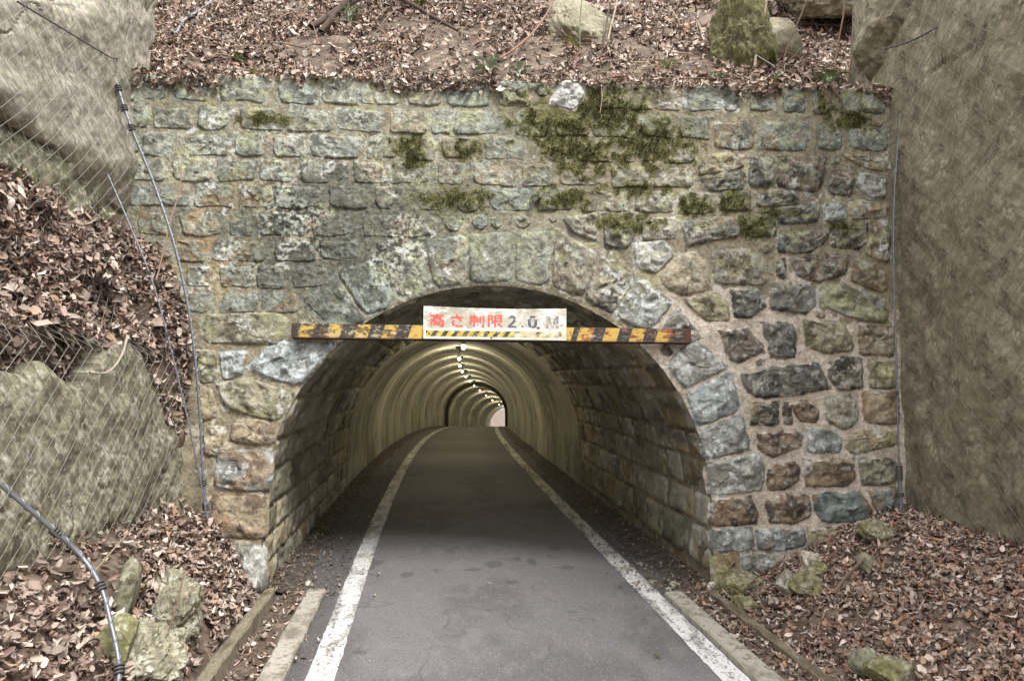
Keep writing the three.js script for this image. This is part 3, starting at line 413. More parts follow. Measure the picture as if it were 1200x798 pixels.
// ---------------------------------------------------------------- the portal wall: mortar sheet and every stone
const WX0 = -3.75, WX1 = 3.85, WY0 = -0.12, WTOP = 4.33, WW = WX1 - WX0, WH = 4.6;
const wallUV = (p) => [(p[0] - WX0) / WW, (p[1] - WY0) / WH];
{
  const tw = 2048, th = 1240, id = new Int16Array(tw * th).fill(-1), edge = new Float32Array(tw * th);
  STONES.forEach(([c, pr, q], n) => {
    const m = q.length / 2; let x0 = 9, x1 = -9, y0 = 9, y1 = -9; for (let i = 0; i < m; i++) { x0 = Math.min(x0, q[2 * i]); x1 = Math.max(x1, q[2 * i]); y0 = Math.min(y0, q[2 * i + 1]); y1 = Math.max(y1, q[2 * i + 1]); }
    const i0 = Math.max(0, Math.floor((x0 - 0.04 - WX0) / WW * tw)), i1 = Math.min(tw - 1, Math.ceil((x1 + 0.04 - WX0) / WW * tw)), j0 = Math.max(0, Math.floor((y0 - 0.04 - WY0) / WH * th)), j1 = Math.min(th - 1, Math.ceil((y1 + 0.04 - WY0) / WH * th));
    for (let j = j0; j <= j1; j++) for (let i = i0; i <= i1; i++) {
      let X = WX0 + (i + 0.5) / tw * WW, Y = WY0 + (j + 0.5) / th * WH; X += (fbm(X * 16, Y * 16, 2, 3) - 0.5) * 0.05; Y += (fbm(X * 16, Y * 16, 7, 3) - 0.5) * 0.05;
      let ins = false, dm = 9; for (let k = 0, l = m - 1; k < m; l = k++) { const ax = q[2 * k], ay = q[2 * k + 1], bx = q[2 * l], by = q[2 * l + 1]; if ((ay > Y) !== (by > Y) && X < (bx - ax) * (Y - ay) / (by - ay) + ax) ins = !ins; const ex = bx - ax, ey = by - ay, t = clamp(((X - ax) * ex + (Y - ay) * ey) / (ex * ex + ey * ey)); dm = Math.min(dm, Math.hypot(X - ax - t * ex, Y - ay - t * ey)); }
      if (ins || dm < 0.006) { id[j * tw + i] = n; edge[j * tw + i] = ins ? dm : 0; }
    }
  });
  const BASE = { g: [0.25, 0.26, 0.215], b: [0.37, 0.37, 0.34], n: [0.19, 0.15, 0.112], y: [0.31, 0.275, 0.185], o: [0.31, 0.245, 0.165], k: [0.185, 0.17, 0.142], t: [0.30, 0.265, 0.20], w: [0.66, 0.66, 0.68], m: [0.10, 0.095, 0.04], c: [0.22, 0.235, 0.21] };
  const DARK = { g: [0.10, 0.10, 0.082], b: [0.19, 0.185, 0.165], n: [0.06, 0.047, 0.038], y: [0.13, 0.11, 0.07], o: [0.14, 0.10, 0.065], k: [0.055, 0.05, 0.045], t: [0.14, 0.115, 0.08], w: [0.45, 0.45, 0.47], m: [0.045, 0.05, 0.012], c: [0.08, 0.095, 0.085] };
  // moss cushions [X, Y, rx, ry] and warm stains, where the photograph shows them
  const MOSS = [[0.66, 4.0, 0.5, 0.3], [1.0, 4.07, 0.5, 0.26], [0.85, 3.72, 0.42, 0.22], [1.42, 3.82, 0.42, 0.3], [-0.68, 3.72, 0.17, 0.2], [-0.2, 3.72, 0.2, 0.1], [-0.3, 3.27, 0.36, 0.13], [0.68, 3.3, 0.26, 0.12], [2.1, 3.28, 0.15, 0.1], [2.3, 3.08, 0.14, 0.11], [1.8, 3.25, 0.18, 0.1], [1.2, 3.1, 0.3, 0.09], [3.1, 3.07, 0.15, 0.05], [1.25, 3.4, 0.3, 0.08], [3.25, 4.05, 0.2, 0.1], [-1.9, 3.95, 0.3, 0.06], [2.45, 3.2, 0.25, 0.05], [3.0, 4.12, 0.1, 0.18]];
  T.moss = (X, Y) => { let m = 0; for (const [x, y, a, b] of MOSS) { const d = Math.hypot((X - x) / a, (Y - y) / b); if (d < 1.6) m = Math.max(m, 1.25 - d); } return m; };
  const bumpArr = new Float32Array(tw * th);
  T.wall = tex(tw, th, (u, v, i, j) => {
    const X = WX0 + u * WW, Y = WY0 + v * WH, q = j * tw + i, n = id[q];
    const f1 = fbm(X * 2.2, Y * 2.2, 1, 4), f2 = fbm(X * 9, Y * 9, 4, 4), f3 = fbm(X * 34, Y * 34, 6, 3), f4 = fbm(X * 80, Y * 80, 8, 2), f5 = fbm(X * 19 + 5, Y * 19, 11, 4);
    const up = sm(2.0, 2.9, Y + (f1 - 0.5) * 1.2), lo = 1 - up, left = 1 - sm(-0.6, 0.6, X + (f1 - 0.5) * 1.5), right = sm(0.3, 1.6, X + (f1 - 0.5));
    // mortar: weathered olive brown high up, pale and pinkish repointing low down at the right
    const rep = sm(0.44, 0.56, clamp(lo * right * 1.15 + 0.35 * sm(2.3, 1.5, Y)) + (f2 - 0.5) * 0.9 + (f5 - 0.5) * 0.5);
    let k = mix3([0.25, 0.21, 0.145], [0.56, 0.48, 0.405], rep); // old brown mortar, and the pale repointing with its ragged outline
    k = mix3(k, [0.33, 0.285, 0.20], sm(0.5, 0.68, f2) * 0.55); k = mix3(k, [0.12, 0.10, 0.068], sm(0.55, 0.75, f5) * 0.6 * (0.25 + 0.65 * up));
    let isS = 0;
    if (n >= 0) {
      let c = STONES[n][0]; if (c[0] === 'V') c = c[1]; const B = BASE[c], D = DARK[c], tint = 0.82 + 0.36 * hsh(n, 7, 3), warm = (hsh(n, 9, 5) - 0.5) * 0.16; isS = sm(0.0, 0.012, edge[q]);
      let s = mix3(B, D, sm(0.44, 0.66, f2)); s = mix3(s, D, sm(0.56, 0.7, f5) * 0.7);
      s = [s[0] * tint * (1 + warm), s[1] * tint, s[2] * tint * (1 - warm)];
      if (c === 'b') s = mix3(s, [0.52, 0.54, 0.53], sm(0.5, 0.66, f5) * sm(0.4, 0.6, f3) * 0.8);
      if (c === 'n' || c === 'k' || c === 'y' || c === 't') s = mix3(s, [0.40, 0.37, 0.31], sm(0.57, 0.72, fbm(X * 26, Y * 26, 15, 3)) * 0.65);
      if (c === 'y') s = mix3(s, [0.34, 0.33, 0.16], sm(0.5, 0.7, fbm(X * 7, Y * 7, 18, 3)) * 0.5);
      if (c === 'o' || hsh(n, 3, 8) < 0.22) s = mix3(s, [0.23, 0.15, 0.085], sm(0.5, 0.68, fbm(X * 8, Y * 8, 21, 3)) * 0.7);
      k = mix3(k, s, isS);
    }
    // crusts of pale mint lichen and black specks, both with outlines of their own
    const lz = up * (0.55 + 0.45 * left) + 0.1 * lo, lic = sm(0.56, 0.64, f5 * 0.6 + f3 * 0.4 + (n >= 0 ? 0.03 : -0.07) + 0.05 * (lz - 0.5)) * lz;
    k = mix3(k, f1 > 0.5 ? [0.45, 0.47, 0.41] : [0.42, 0.47, 0.42], lic * (n >= 0 ? 0.62 : 0.4));
    k = mix3(k, [0.275, 0.275, 0.222], up * (0.28 + 0.5 * sm(0.42, 0.62, fbm(X * 3.1, Y * 4.2, 91, 4))) * 0.55 * (1 - 0.75 * right)); // grey green film over stone and joint alike
    const yl = sm(0.6, 0.7, fbm(X * 12, Y * 12, 31, 4)) * up; k = mix3(k, [0.42, 0.42, 0.20], yl * 0.35);
    const dz = Math.exp(-(((X + 1.35) / 1.0) ** 2) - (((Y - 2.95) / 0.62) ** 2)) + 0.25 * up; k = mix3(k, [0.035, 0.037, 0.03], sm(0.55, 0.62, fbm(X * 42, Y * 42, 41, 3) + 0.09 * (dz - 0.55)) * clamp(dz) * 0.92);
    const dk = sm(0.44, 0.6, fbm(X * 4.5, Y * 3, 51, 5)) * dz; k = mix3(k, [0.085, 0.087, 0.066], clamp(dk * 1.1) * 0.75);
    const ru = Math.exp(-(((X + 2.35) / 0.3) ** 2) - (((Y - 2.95) / 0.5) ** 2)); k = mix3(k, [0.33, 0.23, 0.12], clamp(ru) * sm(0.42, 0.6, f2) * 0.7);
    const wht = sm(0.72, 0.76, fbm(X * 6, Y * 6, 61, 2)) * sm(0.45, 0.6, f3); k = mix3(k, [0.56, 0.56, 0.55], wht * 0.45);
    const mo = T.moss(X, Y), m = (mo > 0 ? mo : -1) + (f5 - 0.5) * 1.9 + (f3 - 0.5) * 1.0; const algae = sm(0.05, 0.3, m) * 0.6; k = mix3(k, [0.135, 0.125, 0.07], algae * (n >= 0 && STONES[n][0] === 'w' ? 0 : 1)); const ms = sm(0.42, 0.62, m); k = mix3(k, mix3([0.06, 0.058, 0.017], [0.125, 0.117, 0.04], f4), ms * (n >= 0 && STONES[n][0] === 'w' ? 0 : 0.95));
    const g = 0.42 + 1.16 * (f4 * 0.55 + f3 * 0.45);
    bumpArr[q] = 0.5 * f3 + 0.28 * f5 + 0.22 * f4 + 0.12 * ms + lic * 0.05;
    return [k[0] * g, k[1] * g, k[2] * g];
  }, false);
  T.wallBump = tex(tw, th, (u, v, i, j) => bumpArr[j * tw + i], false, true);
}
const wallMat = mat({ map: T.wall, bumpMap: T.wallBump, bumpScale: 0.016, roughness: 0.95 });
const portal = thing('portal_wall', 'mossy rubble stone wall with a round arch framing the tunnel mouth', 'stone wall');
{
  const cx = MOUTHX, cy = SPRING, nu = 240, nv = 70;
  const inner = (u) => { const a = u * PER; const q = vault(a, R + 0.004); return [cx + q[0], q[1] - 0.0]; };
  const outer = (u) => { const a = u * PER; if (a < SPRING) return [WX0, -0.12 + (a / SPRING) * (SPRING + 0.12)]; const b = (a - SPRING) / R; if (b >= Math.PI) return [WX1, SPRING - (a - SPRING - Math.PI * R) / SPRING * (SPRING + 0.12)];
    const dx = -Math.cos(b), dy = Math.sin(b), t = Math.min(dx < 0 ? (WX0 - cx) / dx : (WX1 - cx) / dx, (WTOP - cy) / Math.max(dy, 1e-6)); return [cx + dx * t, cy + dy * t]; };
  const g = grid(nu, nv, (u, v) => { const i = inner(u), o = outer(u), x = lerp(i[0], o[0], v), y = lerp(i[1], o[1], v); const zz = (fbm(x * 6, y * 6, 3, 4) - 0.5) * 0.026 + (fbm(x * 25, y * 25, 5, 2) - 0.5) * 0.008; return [x, y, v === 0 ? -0.012 : zz]; }, (u, v, p) => wallUV(p));
  const top = grid(120, 4, (u, v) => { const x = lerp(WX0, WX1, u); return [x, WTOP + (v > 0 ? (vn(x * 5, v * 3) - 0.3) * 0.03 : 0), -v * 0.5 + (v === 0 ? (fbm(x * 6, WTOP * 6, 3, 4) - 0.5) * 0.026 : 0)]; }, (u, v, p) => wallUV(p));
  put('mortar', mergeGeometries([g, top]), wallMat, portal);
}
function roundPoly(q, M) { // corner cutting, then even spacing
  let P = []; for (let i = 0; i < q.length; i += 2) P.push([q[i], q[i + 1]]);
  for (let k = 0; k < 2; k++) { const N = []; for (let i = 0; i < P.length; i++) { const a = P[i], b = P[(i + 1) % P.length], t = k ? 0.22 : 0.11; N.push([lerp(a[0], b[0], t), lerp(a[1], b[1], t)], [lerp(a[0], b[0], 1 - t), lerp(a[1], b[1], 1 - t)]); } P = N; }
  const L = [0]; for (let i = 0; i < P.length; i++) { const a = P[i], b = P[(i + 1) % P.length]; L.push(L[i] + Math.hypot(b[0] - a[0], b[1] - a[1])); }
  const out = []; let k = 0; for (let m = 0; m < M; m++) { const t = m / M * L[P.length]; while (L[k + 1] < t) k++; const f = (t - L[k]) / (L[k + 1] - L[k]), a = P[k], b = P[(k + 1) % P.length]; out.push([lerp(a[0], b[0], f), lerp(a[1], b[1], f)]); }
  return out;
}
STONES.forEach(([c, pr, q], n) => {
  const M = 34, RN = 9, E = roundPoly(q, M); let mx = 0, my = 0; for (const p of E) { mx += p[0] / M; my += p[1] / M; }
  const P = [], U = [], I = [], buried = pr < 0.016, amp = buried ? 0.015 : 0.03, tx = (hsh(n, 1, 1) - 0.5) * 0.12, ty = (hsh(n, 2, 1) - 0.65) * 0.14;
  const H = (x, y, t) => { const dome = Math.pow(1 - Math.pow(t, buried ? 6 : 5), 0.7);
    return t >= 1 ? -0.03 : pr * dome + (1 - t ** 5) * (facet(x, y, 0.085, n * 9) * amp + facet(x, y, 0.034, n * 9 + 5) * amp * 0.4 + (fbm(x * 18, y * 18, n, 3) - 0.5) * amp * 1.1 + (x - mx) * tx + (y - my) * ty); };
  P.push(mx, my, H(mx, my, 0)); U.push(...wallUV([mx, my]));
  for (let k = 1; k <= RN; k++) { const t = Math.pow(k / RN, 0.8); for (let m = 0; m < M; m++) { const w = 1 + (buried ? 0.2 : 0.09) * (fbm(E[m][0] * 20, E[m][1] * 20, n, 2) - 0.5) * t; const x = mx + (E[m][0] - mx) * t * w, y = my + (E[m][1] - my) * t * w; P.push(x, y, H(x, y, t)); U.push(...wallUV([x, y])); } }
  for (let m = 0; m < M; m++) I.push(0, 1 + m, 1 + (m + 1) % M);
  for (let k = 0; k < RN - 1; k++) for (let m = 0; m < M; m++) { const a = 1 + k * M + m, b = 1 + k * M + (m + 1) % M; I.push(a, a + M, b + M, a, b + M, b); }
  const g = new THREE.BufferGeometry(); g.setAttribute('position', new THREE.Float32BufferAttribute(P, 3)); g.setAttribute('uv', new THREE.Float32BufferAttribute(U, 2)); g.setIndex(I); g.computeVertexNormals();
  put(c[0] === 'V' ? 'arch_stone' : 'stone', g, wallMat, portal);
});
// moss cushions: short tufts standing off the wall where the moss grows
function tuftGeo() { const g = []; for (let k = 0; k < 5; k++) { const a = k * 1.26, c = new THREE.ConeGeometry(0.28, 1, 3, 1, true); c.translate(0, 0.5, 0); c.rotateX(0.5); c.rotateY(a); g.push(c); } return mergeGeometries(g); }
{
  const N = 7500, im = new THREE.InstancedMesh(tuftGeo(), mat({ color: 0xffffff, roughness: 1 }), N), d = new THREE.Object3D(); let k = 0, guard = 0;
  while (k < N && guard++ < 400000) { const X = rr(-2.4, 3.5), Y = rr(2.9, 4.31); const m = T.moss(X, Y) + (fbm(X * 19 + 5, Y * 19, 11, 4) - 0.5) * 1.9 + (fbm(X * 34, Y * 34, 6, 3) - 0.5); if (m < 0.6 + 0.5 * rnd()) continue; if (X > 0.42 && X < 0.78 && Y > 4.0) continue;
    d.position.set(X, Y, rr(0.004, 0.03)); d.rotation.set(rr(0.7, 1.5), rr(-0.6, 0.6), rr(-0.7, 0.7)); d.scale.set(0.008, rr(0.008, 0.02), 0.008); d.updateMatrix(); im.setMatrixAt(k, d.matrix); const g = rr(0.5, 1.2); im.setColorAt(k, lin(0.075 * g, 0.072 * g, 0.02 * g)); k++; }
  im.count = k; im.name = 'moss'; im.castShadow = im.receiveShadow = true; im.userData = { label: 'olive green moss growing in patches on the stone wall', category: 'moss', kind: 'stuff' }; scene.add(im);
}

// ---------------------------------------------------------------- tunnel lining
const tunnel = thing('tunnel_lining', 'round vaulted tunnel bore of stone blocks and ribbed concrete', 'tunnel');
const STONE_END = 5.2;
{
  const mor = mat({ map: T.liningStone, bumpMap: T.rockBump, bumpScale: 0.01, color: lin(0.8, 0.74, 0.66) });
  const shell = grid(90, 24, (u, v) => vp(u * PER, v * STONE_END, -0.004 + 0.012 * (fbm(u * 60, v * 30, 1, 2) - 0.5)), (u, v) => [u * PER / 1.6, v * STONE_END / 1.6]);
  put('mortar', shell, mor, tunnel);
  const tones = [0.72, 0.9, 1.05, 1.2].map((k, i) => mat({ map: T.liningStone, bumpMap: T.rockBump, bumpScale: 0.01, color: lin(k, k * [1, 0.97, 1, 0.99][i], k * [0.9, 0.86, 0.98, 0.97][i]) }));
  let a = 0.0, row = 0;
  while (a < PER - 0.15) {
    const h = Math.min(rr(0.2, 0.4), PER - a); let s = 0.012; let first = row % 2 ? rr(0.25, 0.4) : rr(0.45, 0.65);
    while (s < STONE_END - 0.12) {
      const len = Math.min(first || rr(0.34, 0.72), STONE_END - s); first = 0; const s0 = s, gap = rr(0.004, 0.009), n = row * 50 + Math.round(s * 13), pro = rr(0.002, 0.022), tlt = rr(-0.02, 0.02), h1 = h * rr(0.97, 1.0);
      const g = grid(9, 10, (u0, v0) => { const u = clamp((u0 - 0.5) * 1.12 + 0.5), v = clamp((v0 - 0.5) * 1.12 + 0.5), e = Math.min(u, 1 - u) * (h1) , f = Math.min(v, 1 - v) * len, d = Math.min(e, f), sd = d < 1e-4; const aa = a + gap + u * (h1 - 2 * gap), ss = s0 + gap + v * (len - 2 * gap);
        const o = sd ? -0.02 : pro * (1 - Math.exp(-d / 0.008)) + facet(aa, ss, 0.1, n) * 0.026 + (fbm(aa * 9, ss * 9, n, 3) - 0.5) * 0.03 + tlt * (v - 0.5); return vp(aa, ss, o); }, (u, v) => [(a + u * h1) / 1.6 + hsh(n, 1, 1), (s0 + v * len) / 1.6 + hsh(n, 2, 1)]);
      put('lining_stone', g, tones[Math.floor(rnd() * 4)], tunnel); s += len;
    }
    a += h; row++;
  }
  // cast rings of the lining beyond, each with a lip towards the next
  const conc = [0.85, 1.0, 1.12].map((k) => mat({ map: T.concrete, bumpMap: T.grainBump, bumpScale: 0.006, color: lin(k, k, k) }));
  let s = STONE_END, i = 0;
  while (s < END) {
    const len = Math.min(rr(0.85, 0.98), END - s), s0 = s, lip = i % 3 === 0 ? rr(0.009, 0.016) : rr(0.001, 0.004), n = i, j0 = hsh(i, 2, 2), j1 = hsh(i, 3, 2);
    const prof = [[0, -0.03], [0.004, lip], [0.06, lip * 0.9], [0.3, lip * 0.55], [0.6, lip * 0.3], [0.94, 0], [0.995, -0.004], [1, -0.03]];
    const g = grid(s0 < 40 ? 64 : 32, prof.length - 1, (u, v) => { const q = prof[Math.round(v * (prof.length - 1))]; const aa = u * PER, cr = 0.3 + 0.7 * sm(0.12, 0.4, Math.min(u, 1 - u)); return vp(aa, s0 + q[0] * len, (q[1] > 0 ? q[1] * cr : q[1]) + 0.01 * (fbm(aa * 3, s0, n, 2) - 0.5)); }, (u, v) => { const q = prof[Math.round(v * (prof.length - 1))]; return [u * PER / 3 + j0, (s0 + q[0] * len) / 3 + j1]; });
    put('concrete_ring', toCreasedNormals(g, 0.5), conc[i % 3], tunnel); s += len; i++;
  }
  // the collar where the far bore begins, its concrete tinted near black all over
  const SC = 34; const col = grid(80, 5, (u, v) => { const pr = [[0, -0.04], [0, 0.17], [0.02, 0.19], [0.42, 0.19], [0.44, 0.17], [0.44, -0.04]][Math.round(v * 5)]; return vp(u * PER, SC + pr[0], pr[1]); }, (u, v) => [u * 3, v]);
  put('collar', toCreasedNormals(col, 0.4), mat({ map: T.concrete, color: lin(0.12, 0.1, 0.08) }), tunnel, 'dark collar where the far bore begins');
}
// ---------------------------------------------------------------- ground, road, markings, kerbs
setting('ground', grid(40, 40, (u, v) => [lerp(-250, 250, u), -3.1 + 0.15 * fbm(u * 30, v * 30, 1, 3), lerp(250, -250, v)], (u, v) => [u * 300, v * 300]), mat({ map: T.soil }), 'brown woodland ground around the cutting');
const NEAR0 = -2.6, NEAR1 = 7.0; // stretch of road close enough to show its stains
{
  const stains = [[0.225, -0.33, 0.11, 0.05], [-0.12, -0.72, 0.1, 0.05], [0.1, -0.9, 0.1, 0.13], [0.3, -1.1, 0.06, 0.2], [-0.45, -0.75, 0.07, 0.1], [0.78, -0.75, 0.08, 0.07], [0.72, -1.5, 0.1, 0.12], [-0.7, -0.6, 0.06, 0.12], [-0.32, -1.4, 0.08, 0.16], [0.45, -0.95, 0.05, 0.2], [-0.85, 1.1, 0.09, 0.05], [0.02, 0.35, 0.03, 0.03], [-1.05, -0.9, 0.1, 0.4]];
  const tw = 1024, th = 2048;
  const road = tex(tw, th, (u, v, i, j) => {
    const s = lerp(NEAR0, NEAR1, v), off = lerp(-1.95, 1.95, u), X = roadX(s) + off, c = hsh(i, j, 5), d = vn(X * 160, s * 160, 2), f = fbm(X * 1.6, s * 1.1, 4, 4), w = fbm(X * 9, s * 5, 6, 4), spk = hsh(i >> 1, j >> 1, 9);
    let k = mix3([0.152, 0.140, 0.145], [0.112, 0.103, 0.105], sm(0.4, 0.65, f)); k = mix3(k, [0.18, 0.166, 0.165], sm(0.55, 0.75, w) * 0.5);
    // worn darker bitumen outside the lines and damp drips under the mouth
    const side = sm(1.25, 1.36, Math.abs(off) + (w - 0.5) * 0.1); k = mix3(k, [0.08, 0.072, 0.07], side * 0.8);
    let st = 0; for (const [x, z, a, b] of stains) { const dd = Math.hypot((X - x) / a, (s + z) / b); if (dd < 1.7) st = Math.max(st, sm(0.3, 0.8, 1.1 - dd + (w - 0.5) * 2.8)); } k = mix3(k, [0.045, 0.041, 0.042], st * 0.5);
    const crack = 1 - sm(0.0, 0.012, Math.abs(fbm(X * 1.3, s * 1.3, 14, 4) - 0.5)); k = mix3(k, [0.05, 0.046, 0.046], crack * 0.35);
    const g = 0.5 + 0.55 * c + 0.45 * d; let o = [k[0] * g, k[1] * g, k[2] * g]; if (spk > 0.986) o = mix3(o, [0.32, 0.3, 0.28], 0.7); return o;
  }, false);
  const mk = (s0, s1, n, map, uvf) => grid(26, n, (u, v) => { const s = lerp(s0, s1, v), off = lerp(-1.95, 1.95, u); return [roadX(s) + off, roadY(s) + 0.006 * (fbm(off * 2, s * 2, 3, 2) - 0.5), -s]; }, uvf);
  setting('road', mk(NEAR0, NEAR1, 90, null, (u, v) => [u, v]), mat({ map: road, bumpMap: (() => { const t = T.grainBump.clone(); t.repeat.set(8, 20); t.needsUpdate = true; return t; })(), bumpScale: 0.004, roughness: 0.86 }), 'grey asphalt lane running into the tunnel mouth');
  setting('road', mk(NEAR1, END + 14, 160, null, (u, v) => [u * 3.9, v * 78]), mat({ map: T.asphalt, bumpMap: T.grainBump, bumpScale: 0.003, roughness: 0.86 }), 'dark asphalt lane deep inside the tunnel');
  setting('road', mk(-14, NEAR0, 20, null, (u, v) => [u * 3.9, v * 11.4]), mat({ map: T.asphalt, roughness: 0.86 }), 'grey asphalt lane leading up to the cutting');
  // edge lines: thick worn paint with ragged edges and chipped holes
  const paint = tex(128, 2048, (u, v) => { const s = lerp(-3, 13, v), a = fbm(u * 2 + 3, s * 4, 7, 4), b = fbm(u * 12, s * 60, 9, 3), c = hsh(u * 128 | 0, v * 2048 | 0, 4); let k = mix3([0.66, 0.64, 0.62], [0.42, 0.40, 0.37], sm(0.42, 0.7, a)); k = mix3(k, [0.13, 0.12, 0.12], sm(0.6, 0.66, b + 0.3 * (a - 0.5) + 0.05 * Math.abs(u - 0.5)) * 0.85); const g = 0.86 + 0.25 * c; return [k[0] * g, k[1] * g, k[2] * g]; });
  const pm = mat({ map: paint, roughness: 0.8, bumpMap: T.grainBump, bumpScale: 0.003 });
  for (const [o, lab] of [[-1.217, 'worn white edge line along the left side of the lane'], [1.217, 'worn white edge line along the right side of the lane']]) {
    const P = [], U = [], I = []; const s0 = -8, s1 = END, n = 1100, m = 5; let row = 0;
    for (let i = 0; i <= n; i++) { const t = i / n, s = lerp(s0, s1, t * (0.25 + 0.75 * t)); const e0 = 0.085 + (fbm(s * 14, o, 3, 3) - 0.5) * 0.018, e1 = 0.085 + (fbm(s * 14, o, 8, 3) - 0.5) * 0.018;
      for (let j = 0; j <= m; j++) { const off = o + lerp(-e0, e1, j / m); P.push(roadX(s) + off, roadY(s) + 0.0045 + 0.006 * (fbm(off * 2, s * 2, 3, 2) - 0.5), -s); U.push(j / m, (s + 3) / 16); } }
    for (let i = 0; i < n; i++) { const t = i / n, s = lerp(s0, s1, t * (0.25 + 0.75 * t)); for (let j = 0; j < m; j++) { const gone = fbm(s * 11, j * 0.7 + o * 9, 5, 3); void gone; const a = i * (m + 1) + j; I.push(a, a + 1, a + m + 2, a, a + m + 2, a + m + 1); } }
    const g = new THREE.BufferGeometry(); g.setAttribute('position', new THREE.Float32BufferAttribute(P, 3)); g.setAttribute('uv', new THREE.Float32BufferAttribute(U, 2)); g.setIndex(I); g.computeVertexNormals();
    put('edge_line', g, pm, null, lab, 'road marking', 'white edge lines', 'structure');
  }
}
const cementMat = mat({ map: T.cement, bumpMap: T.grainBump, bumpScale: 0.006 });
function runBeam(o, w, h, s0, s1, sink, jag) { // a concrete strip following the road at offset o; s0 < s1
  const pr = [[-w / 2, -sink], [-w / 2, h - 0.012], [-w / 2 + 0.014, h], [0, h + 0.002], [w / 2 - 0.014, h], [w / 2, h - 0.012], [w / 2, -sink]];
  const n = Math.max(6, Math.round((s1 - s0) * 14));
  const body = grid(pr.length - 1, n, (u, v) => { const s = lerp(s0, s1, v), q = pr[Math.round(u * 6)]; return [roadX(s) + o + q[0] + (fbm(s * 8, u * 4, o, 3) - 0.5) * jag, roadY(s) + q[1] + (fbm(s * 9, u * 5, o + 4, 3) - 0.5) * jag, -s]; }, (u, v) => [u * 0.35 + o, v * (s1 - s0)]);
  const cap = (s) => { const P = [], U = [], I = []; pr.forEach((q, i) => { P.push(roadX(s) + o + q[0] + (fbm(s * 8, i / 6 * 4, o, 3) - 0.5) * jag, roadY(s) + q[1] + (fbm(s * 9, i / 6 * 5, o + 4, 3) - 0.5) * jag, -s); U.push(q[0], q[1]); }); for (let i = 1; i < 6; i++) I.push(0, i, i + 1); const g = new THREE.BufferGeometry(); g.setAttribute('position', new THREE.Float32BufferAttribute(P, 3)); g.setAttribute('uv', new THREE.Float32BufferAttribute(U, 2)); g.setIndex(I); g.computeVertexNormals(); return g; };
  return toCreasedNormals(mergeGeometries([body, cap(s0), cap(s1)]), 0.5);
}
put('kerb_stone', runBeam(-1.495, 0.155, 0.045, -2.05, 0.08, 0.05, 0.012), cementMat, null, 'pale concrete kerb beside the left white line, ending at the tunnel mouth', 'kerb');
put('kerb_stone', runBeam(-1.495, 0.155, 0.045, -4.4, -2.06, 0.05, 0.012), cementMat, null, 'next pale concrete kerb along the left line, away from the tunnel', 'kerb');
put('kerb_stone', runBeam(1.385, 0.15, 0.05, -2.25, -0.13, 0.05, 0.012), cementMat, null, 'pale concrete kerb touching the right white line, ending at the tunnel mouth', 'kerb');
put('kerb_stone', runBeam(1.385, 0.15, 0.05, -4.6, -2.26, 0.05, 0.012), cementMat, null, 'next pale concrete kerb along the right line, away from the tunnel', 'kerb');
const dampCement = mat({ map: T.cement, bumpMap: T.grainBump, bumpScale: 0.008, color: lin(0.6, 0.55, 0.45) });
put('gutter_edge', runBeam(-1.83, 0.085, 0.11, -4.4, -0.1, 0.06, 0.025), dampCement, null, 'weathered narrow concrete gutter edge below the boulder bank', 'gutter');
put('gutter_edge', runBeam(1.655, 0.075, 0.09, -4.6, -0.24, 0.06, 0.025), dampCement, null, 'weathered narrow concrete gutter edge below the leaf mound', 'gutter');

// ---------------------------------------------------------------- banks and hillside
const soilMat = mat({ map: T.soil, bumpMap: T.rockBump, bumpScale: 0.03 });
const LPY = [-0.06, 0.22, 0.62, 0.8, 1.4, 2.0, 2.55, 3.0, 3.6, 4.4, 5.6, 7.5], LPX = [-1.78, -1.98, -2.22, -2.6, -2.75, -2.75, -2.88, -3.04, -3.1, -3.2, -3.7, -4.9];
const interp = (xs, ys, x) => { if (x <= xs[0]) return ys[0]; for (let i = 1; i < xs.length; i++) if (x <= xs[i]) return lerp(ys[i - 1], ys[i], (x - xs[i - 1]) / (xs[i] - xs[i - 1])); return ys[ys.length - 1]; };
const bankL = (y, z) => { const n = 0.24 * (1 - sm(0.05, 0.45, z)) * sm(0.7, 1.3, y) * (1 - sm(2.5, 3.1, y)) + (fbm(y * 1.4, z * 1.4, 5, 4) - 0.5) * 0.22 * sm(0.1, 0.8, y) + (fbm(y * 6, z * 6, 9, 3) - 0.5) * 0.08; return [interp(LPY, LPX, y) + n, y - 0.0358 * Math.max(0, z) * (1 - sm(0, 2, y)), z]; };
setting('bank_left', grid(110, 130, (u, v) => bankL(lerp(-0.06, 7.5, v), lerp(-0.6, 7.5, u)), (u, v) => [u * 8, v * 7.5]), soilMat, 'steep earth bank strewn with leaves left of the tunnel');
const mound = (x, z) => roadY(-z) + 0.03 + 0.62 * sm(1.8, 3.6, x) * (1 - 0.18 * sm(1, 4, z)) + (fbm(x * 3, z * 3, 2, 4) - 0.5) * 0.12 * sm(1.75, 2.2, x);
setting('bank_right', grid(70, 110, (u, v) => { const x = lerp(1.68, 4.2, u), z = lerp(-0.06, 7.5, v); return [x + roadX(-z) - 0.12, mound(x, z), z]; }, (u, v) => [u * 2.5, v * 7.5]), soilMat, 'low mound of fallen leaves heaped against the right wall');
const gritMat = mat({ map: T.soil, color: lin(0.75, 0.85, 0.95), bumpMap: T.rockBump, bumpScale: 0.02 });
const verge = (o0, o1, s0, s1, h, lab, nm) => setting(nm, grid(10, 60, (u, v) => { const s = lerp(s0, s1, v), o = lerp(o0, o1, u), e = u * (1 - u) * 4; return [roadX(s) + o, roadY(s) - 0.012 + (0.014 + h) * e + 0.02 * (fbm(o * 8, s * 5, 3, 3) - 0.5), -s]; }, (u, v) => [u * (o1 - o0), v * (s1 - s0)]), soilMat, lab);
